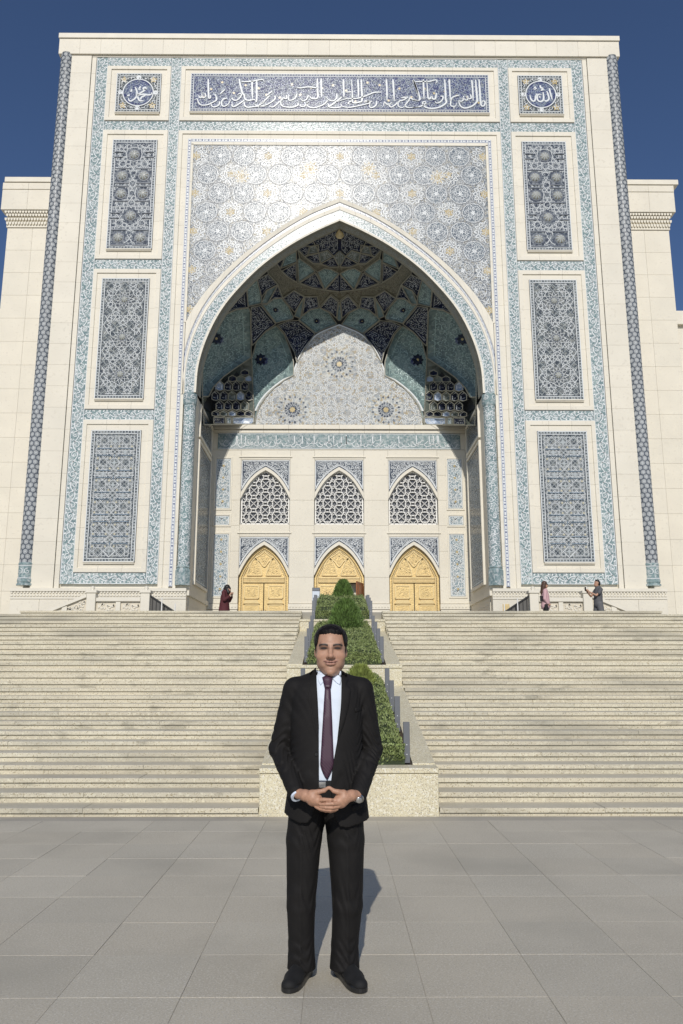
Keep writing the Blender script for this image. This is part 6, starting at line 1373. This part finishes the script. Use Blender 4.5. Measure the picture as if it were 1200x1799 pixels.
# ---- shoes
for e, he, to in ((-1, (-.108, .085), (-.186, -.165)), (1, (.070, .085), (.168, -.165))):
    he, to = np.array(he), np.array(to); d = (to - he); ln = np.linalg.norm(d); d /= ln; nrm = np.array([-d[1], d[0]]); pt = lambda t, o, z: tuple(np.append(he + d * ln * t + nrm * o, z))
    s = Sdf((min(he[0], to[0]) - .1, -.30, .012), (max(he[0], to[0]) + .1, .17, .17), .004)
    s.chain([(pt(.0, 0, .045), .036), (pt(.35, 0, .045), .037), (pt(.72, 0, .040), .046), (pt(1.0, 0, .034), .038)], .02, sq=(1, 1, .78)); s.chain([(pt(.08, 0, .09), .038), (pt(.3, 0, .085), .036), (pt(.6, 0, .055), .034)], .02)
    X, Y, Z = s.grid(); s.a = np.maximum(s.a, .024 - Z + 0 * X + 0 * Y).astype(np.float32); V, F = s.mesh(); so_ = obj('shoe', V, F, SHOE, man, smooth=True)
    ol = []
    for t, w_ in ((-.14, .0), (-.12, .02), (-.06, .033), (.05, .038), (.35, .039), (.6, .046), (.78, .050), (.95, .046), (1.06, .034), (1.12, .016), (1.135, 0)): ol.append((t, w_))
    o2 = [pt(t, w_, 0)[:2] for t, w_ in ol] + [pt(t, -w_, 0)[:2] for t, w_ in ol[::-1][1:-1]]; o2 = resample(np.array(o2 + [o2[0]]), 60)[:-1]; k = len(o2); c_ = o2.mean(0)
    lay = [np.column_stack([c_ + (o2 - c_) * g_, np.full(k, z)]) for g_, z in ((.97, .002), (1.0, .006), (1.0, .024), (.96, .030))]; q = MB()
    q.add(np.concatenate(lay), [(j * k + i, j * k + (i + 1) % k, (j + 1) * k + (i + 1) % k, (j + 1) * k + i) for j in range(3) for i in range(k)]); q.addl(lay[3], [list(range(k))]); q.addl(lay[0], [list(range(k))[::-1]]); q.build('sole', SOLE, so_)
    q = MB()
    for t in (.36, .46, .56): q.tube([pt(t, -.026, .098 - (t - .3) * .12), pt(t, 0, .112 - (t - .3) * .14), pt(t, .026, .098 - (t - .3) * .12)], .0035, 6)
    q.build('laces', BELT, so_)
    q = MB()
    for o_ in (-1, 1): q.tube([pt(.28, o_ * .034, .075), pt(.5, o_ * .036, .066), pt(.66, o_ * .034, .058), pt(.70, o_ * .02, .068)], .0016, 5)
    q.build('seam', M('grey_thread', (.09, .09, .09), .7, local=True), so_)

# ================================================================ people on the terrace
CO = {'maroon': M('maroon_wool_coat', (.085, .016, .020), .8, var=.15, local=True), 'pink': M('pink_jacket', (.58, .37, .38), .7, var=.06, local=True), 'grey': M('grey_t_shirt', (.10, .10, .105), .8, var=.1, local=True),
      'dgrey': M('grey_trousers', (.12, .12, .125), .8, var=.1, local=True), 'black': M('black_cloth', (.012, .011, .012), .8, local=True), 'brownhair': M('long_brown_hair', (.075, .038, .022), .5, var=.3, vs=30, local=True), 'dark': M('black_hair', (.012, .009, .008), .5, var=.3, vs=30, local=True)}
def small(label, loc, rot, body, clothes, hair, shoes=True):
    def net(ch, h=.011, k=.012):
        A = np.array([p for c in ch for (p, r) in c]); s = Sdf(A.min(0) - .16, A.max(0) + .16, h)
        for c in ch:
            for (a, ra), (b, rb) in zip(c[:-1], c[1:]): s.cone(a, b, ra, rb, k)
        return s.mesh()
    V, F = net(body, .009, .008); o = obj('person', V, F, SKIN, smooth=True); vcol(o, np.tile(skin * 1.05, (len(V), 1))); o.location = loc; o.rotation_euler = (0, 0, rot); tag(o, label, 'person')
    for nm, ch, mt in clothes + [('hair', hair, None)]:
        if nm == 'hair': ch, mt = hair
        V, F = net(ch, .011); obj(nm, V, F, mt, o, smooth=True)
    return o
def limbs(sh, el, wr_, ha): return [(sh, .04), (el, .034), (wr_, .026), (ha, .035), ((ha[0], ha[1] - .05, ha[2] + .03), .012)]
# figures face -Y before rotation
def fig(h, lean=0, headtilt=0):
    hz = h - .11; return hz
# 1 woman in maroon, head bowed, hands raised to her face
small('woman in a maroon coat with bowed head beside the left golden door', (-4.06, 28.0, 3.124), R(72),
      [[((0, -.10, 1.42), .085), ((0, -.14, 1.36), .07)], [((0, 0, 1.30), .05), ((0, -.06, 1.38), .05)], limbs((-.15, 0, 1.22), (-.2, -.08, 1.0), (-.09, -.22, 1.16), (-.05, -.25, 1.24)), limbs((.15, 0, 1.22), (.2, -.08, 1.0), (.09, -.22, 1.16), (.05, -.25, 1.24)), [((-.08, 0, .7), .07), ((-.08, 0, .05), .05), ((-.08, -.12, .03), .03)], [((.08, 0, .7), .07), ((.08, 0, .05), .05), ((.08, -.12, .03), .03)]],
      [('coat', [[((0, -.01, 1.30), .12), ((0, .01, 1.1), .15), ((0, .02, .85), .17), ((0, .02, .62), .20)], [((-.13, 0, 1.26), .075), ((-.2, -.07, 1.0), .062), ((-.11, -.2, 1.12), .048)], [((.13, 0, 1.26), .075), ((.2, -.07, 1.0), .062), ((.11, -.2, 1.12), .048)]], CO['maroon']), ('trousers', [[((-.08, .02, .7), .09), ((-.08, 0, .08), .06)], [((.08, .02, .7), .09), ((.08, 0, .08), .06)]], CO['maroon'])],
      ([[((0, -.07, 1.46), .105), ((0, -.03, 1.40), .10)], [((0, -.07, 1.44), .09), ((.06, -.15, 1.27), .05)], [((0, -.07, 1.44), .09), ((-.06, -.15, 1.27), .05)], [((0, -.09, 1.47), .085), ((0, -.15, 1.42), .06)]], CO['dark']))
# 2 woman in pink, side on, sunglasses
w2 = small('long haired woman in a pink jacket and sunglasses by the right balustrade', (7.26, 28.0, 3.124), R(82),
      [[((0, 0, 1.58), .085), ((0, -.03, 1.50), .065)], [((0, .02, 1.36), .05), ((0, .01, 1.5), .05)], [((0, -.095, 1.535), .014), ((0, -.10, 1.52), .012)], limbs((-.16, .02, 1.30), (-.2, .05, 1.05), (-.16, -.07, .88), (-.14, -.1, .84)), limbs((.16, .02, 1.30), (.2, .05, 1.05), (.16, -.07, .88), (.14, -.1, .84)), [((-.08, 0, .8), .07), ((-.08, 0, .05), .045), ((-.08, -.12, .03), .03)], [((.08, 0, .8), .07), ((.08, 0, .05), .045), ((.08, -.12, .03), .03)]],
      [('jacket', [[((0, .02, 1.34), .11), ((0, .01, 1.15), .14), ((0, .01, .95), .15), ((0, .01, .82), .165)], [((-.14, .02, 1.32), .075), ((-.2, .05, 1.05), .062), ((-.165, -.05, .9), .05)], [((.14, .02, 1.32), .075), ((.2, .05, 1.05), .062), ((.165, -.05, .9), .05)]], CO['pink']), ('trousers', [[((-.075, .01, .82), .10), ((-.08, 0, .45), .075), ((-.08, .01, .07), .055)], [((.075, .01, .82), .10), ((.08, 0, .45), .075), ((.08, .01, .07), .055)]], CO['black'])],
      ([[((0, .02, 1.61), .098), ((0, .05, 1.50), .095), ((0, .09, 1.30), .085), ((0, .10, 1.15), .05)]], CO['brownhair']))
q = MB(); q.tube([(-.085, -.02, 1.585), (-.06, -.075, 1.582), (0, -.088, 1.58), (.06, -.075, 1.582), (.085, -.02, 1.585)], [.008, .02, .02, .02, .008], 8); q.build('sunglasses', CO['black'], w2)
q = MB(); q.fbox(-.20, -.06, .98, 1.16, .12, .20, .02); q.build('shoulder_bag', CO['black'], w2)
# 3 man photographing her
m3 = small('man in a grey t-shirt raising a phone by the right balustrade', (9.12, 28.0, 3.124), R(-80),
      [[((0, -.01, 1.63), .09), ((0, -.04, 1.55), .07)], [((0, .02, 1.42), .06), ((0, 0, 1.55), .055)], [((0, -.11, 1.585), .015), ((0, -.115, 1.57), .012)], limbs((-.19, .02, 1.36), (-.2, -.16, 1.17), (-.07, -.36, 1.30), (-.03, -.40, 1.36)), limbs((.19, .02, 1.36), (.2, -.16, 1.17), (.07, -.36, 1.30), (.03, -.40, 1.36)), [((-.1, 0, .85), .08), ((-.12, -.06, .48), .06), ((-.12, .04, .05), .045), ((-.12, -.1, .03), .035)], [((.1, 0, .85), .08), ((.12, .06, .48), .06), ((.12, .14, .05), .045), ((.12, .0, .03), .035)]],
      [('t_shirt', [[((0, .03, 1.42), .12), ((0, .01, 1.2), .15), ((0, .0, 1.0), .155), ((0, .0, .88), .16)], [((-.16, .03, 1.38), .08), ((-.205, -.06, 1.26), .07)], [((.16, .03, 1.38), .08), ((.205, -.06, 1.26), .07)]], CO['grey']), ('trousers', [[((-.08, 0, .88), .125), ((-.12, -.06, .48), .09), ((-.12, .04, .08), .07)], [((.08, 0, .88), .125), ((.12, .06, .48), .09), ((.12, .14, .08), .07)]], CO['dgrey'])],
      ([[((0, .01, 1.67), .088), ((0, .04, 1.60), .085)]], CO['dark']))
mw = Matrix.Translation((9.12, 28.0, 3.124)) @ Matrix.Rotation(R(-80), 4, 'Z'); ph = thing('phone', 'dark phone held up by the man in the grey t-shirt', 'phone', tuple(mw @ Vector((0, -.45, 1.40))))
def phone_box(n, x0, x1, y0, y1, z0, z1, mt):
    q = MB(); q.box(x0, x1, y0, y1, z0, z1); v = np.array([tuple(mw @ Vector(p)) for p in np.concatenate(q.v)]); obj(n, v, q.f, mt, ph)
phone_box('case', -.04, .04, -.462, -.452, 1.33, 1.48, CO['black']); phone_box('screen', -.036, .036, -.4515, -.450, 1.34, 1.47, GLASS)
for o in ROOTS:
    if '_w' in o: del o['_w']
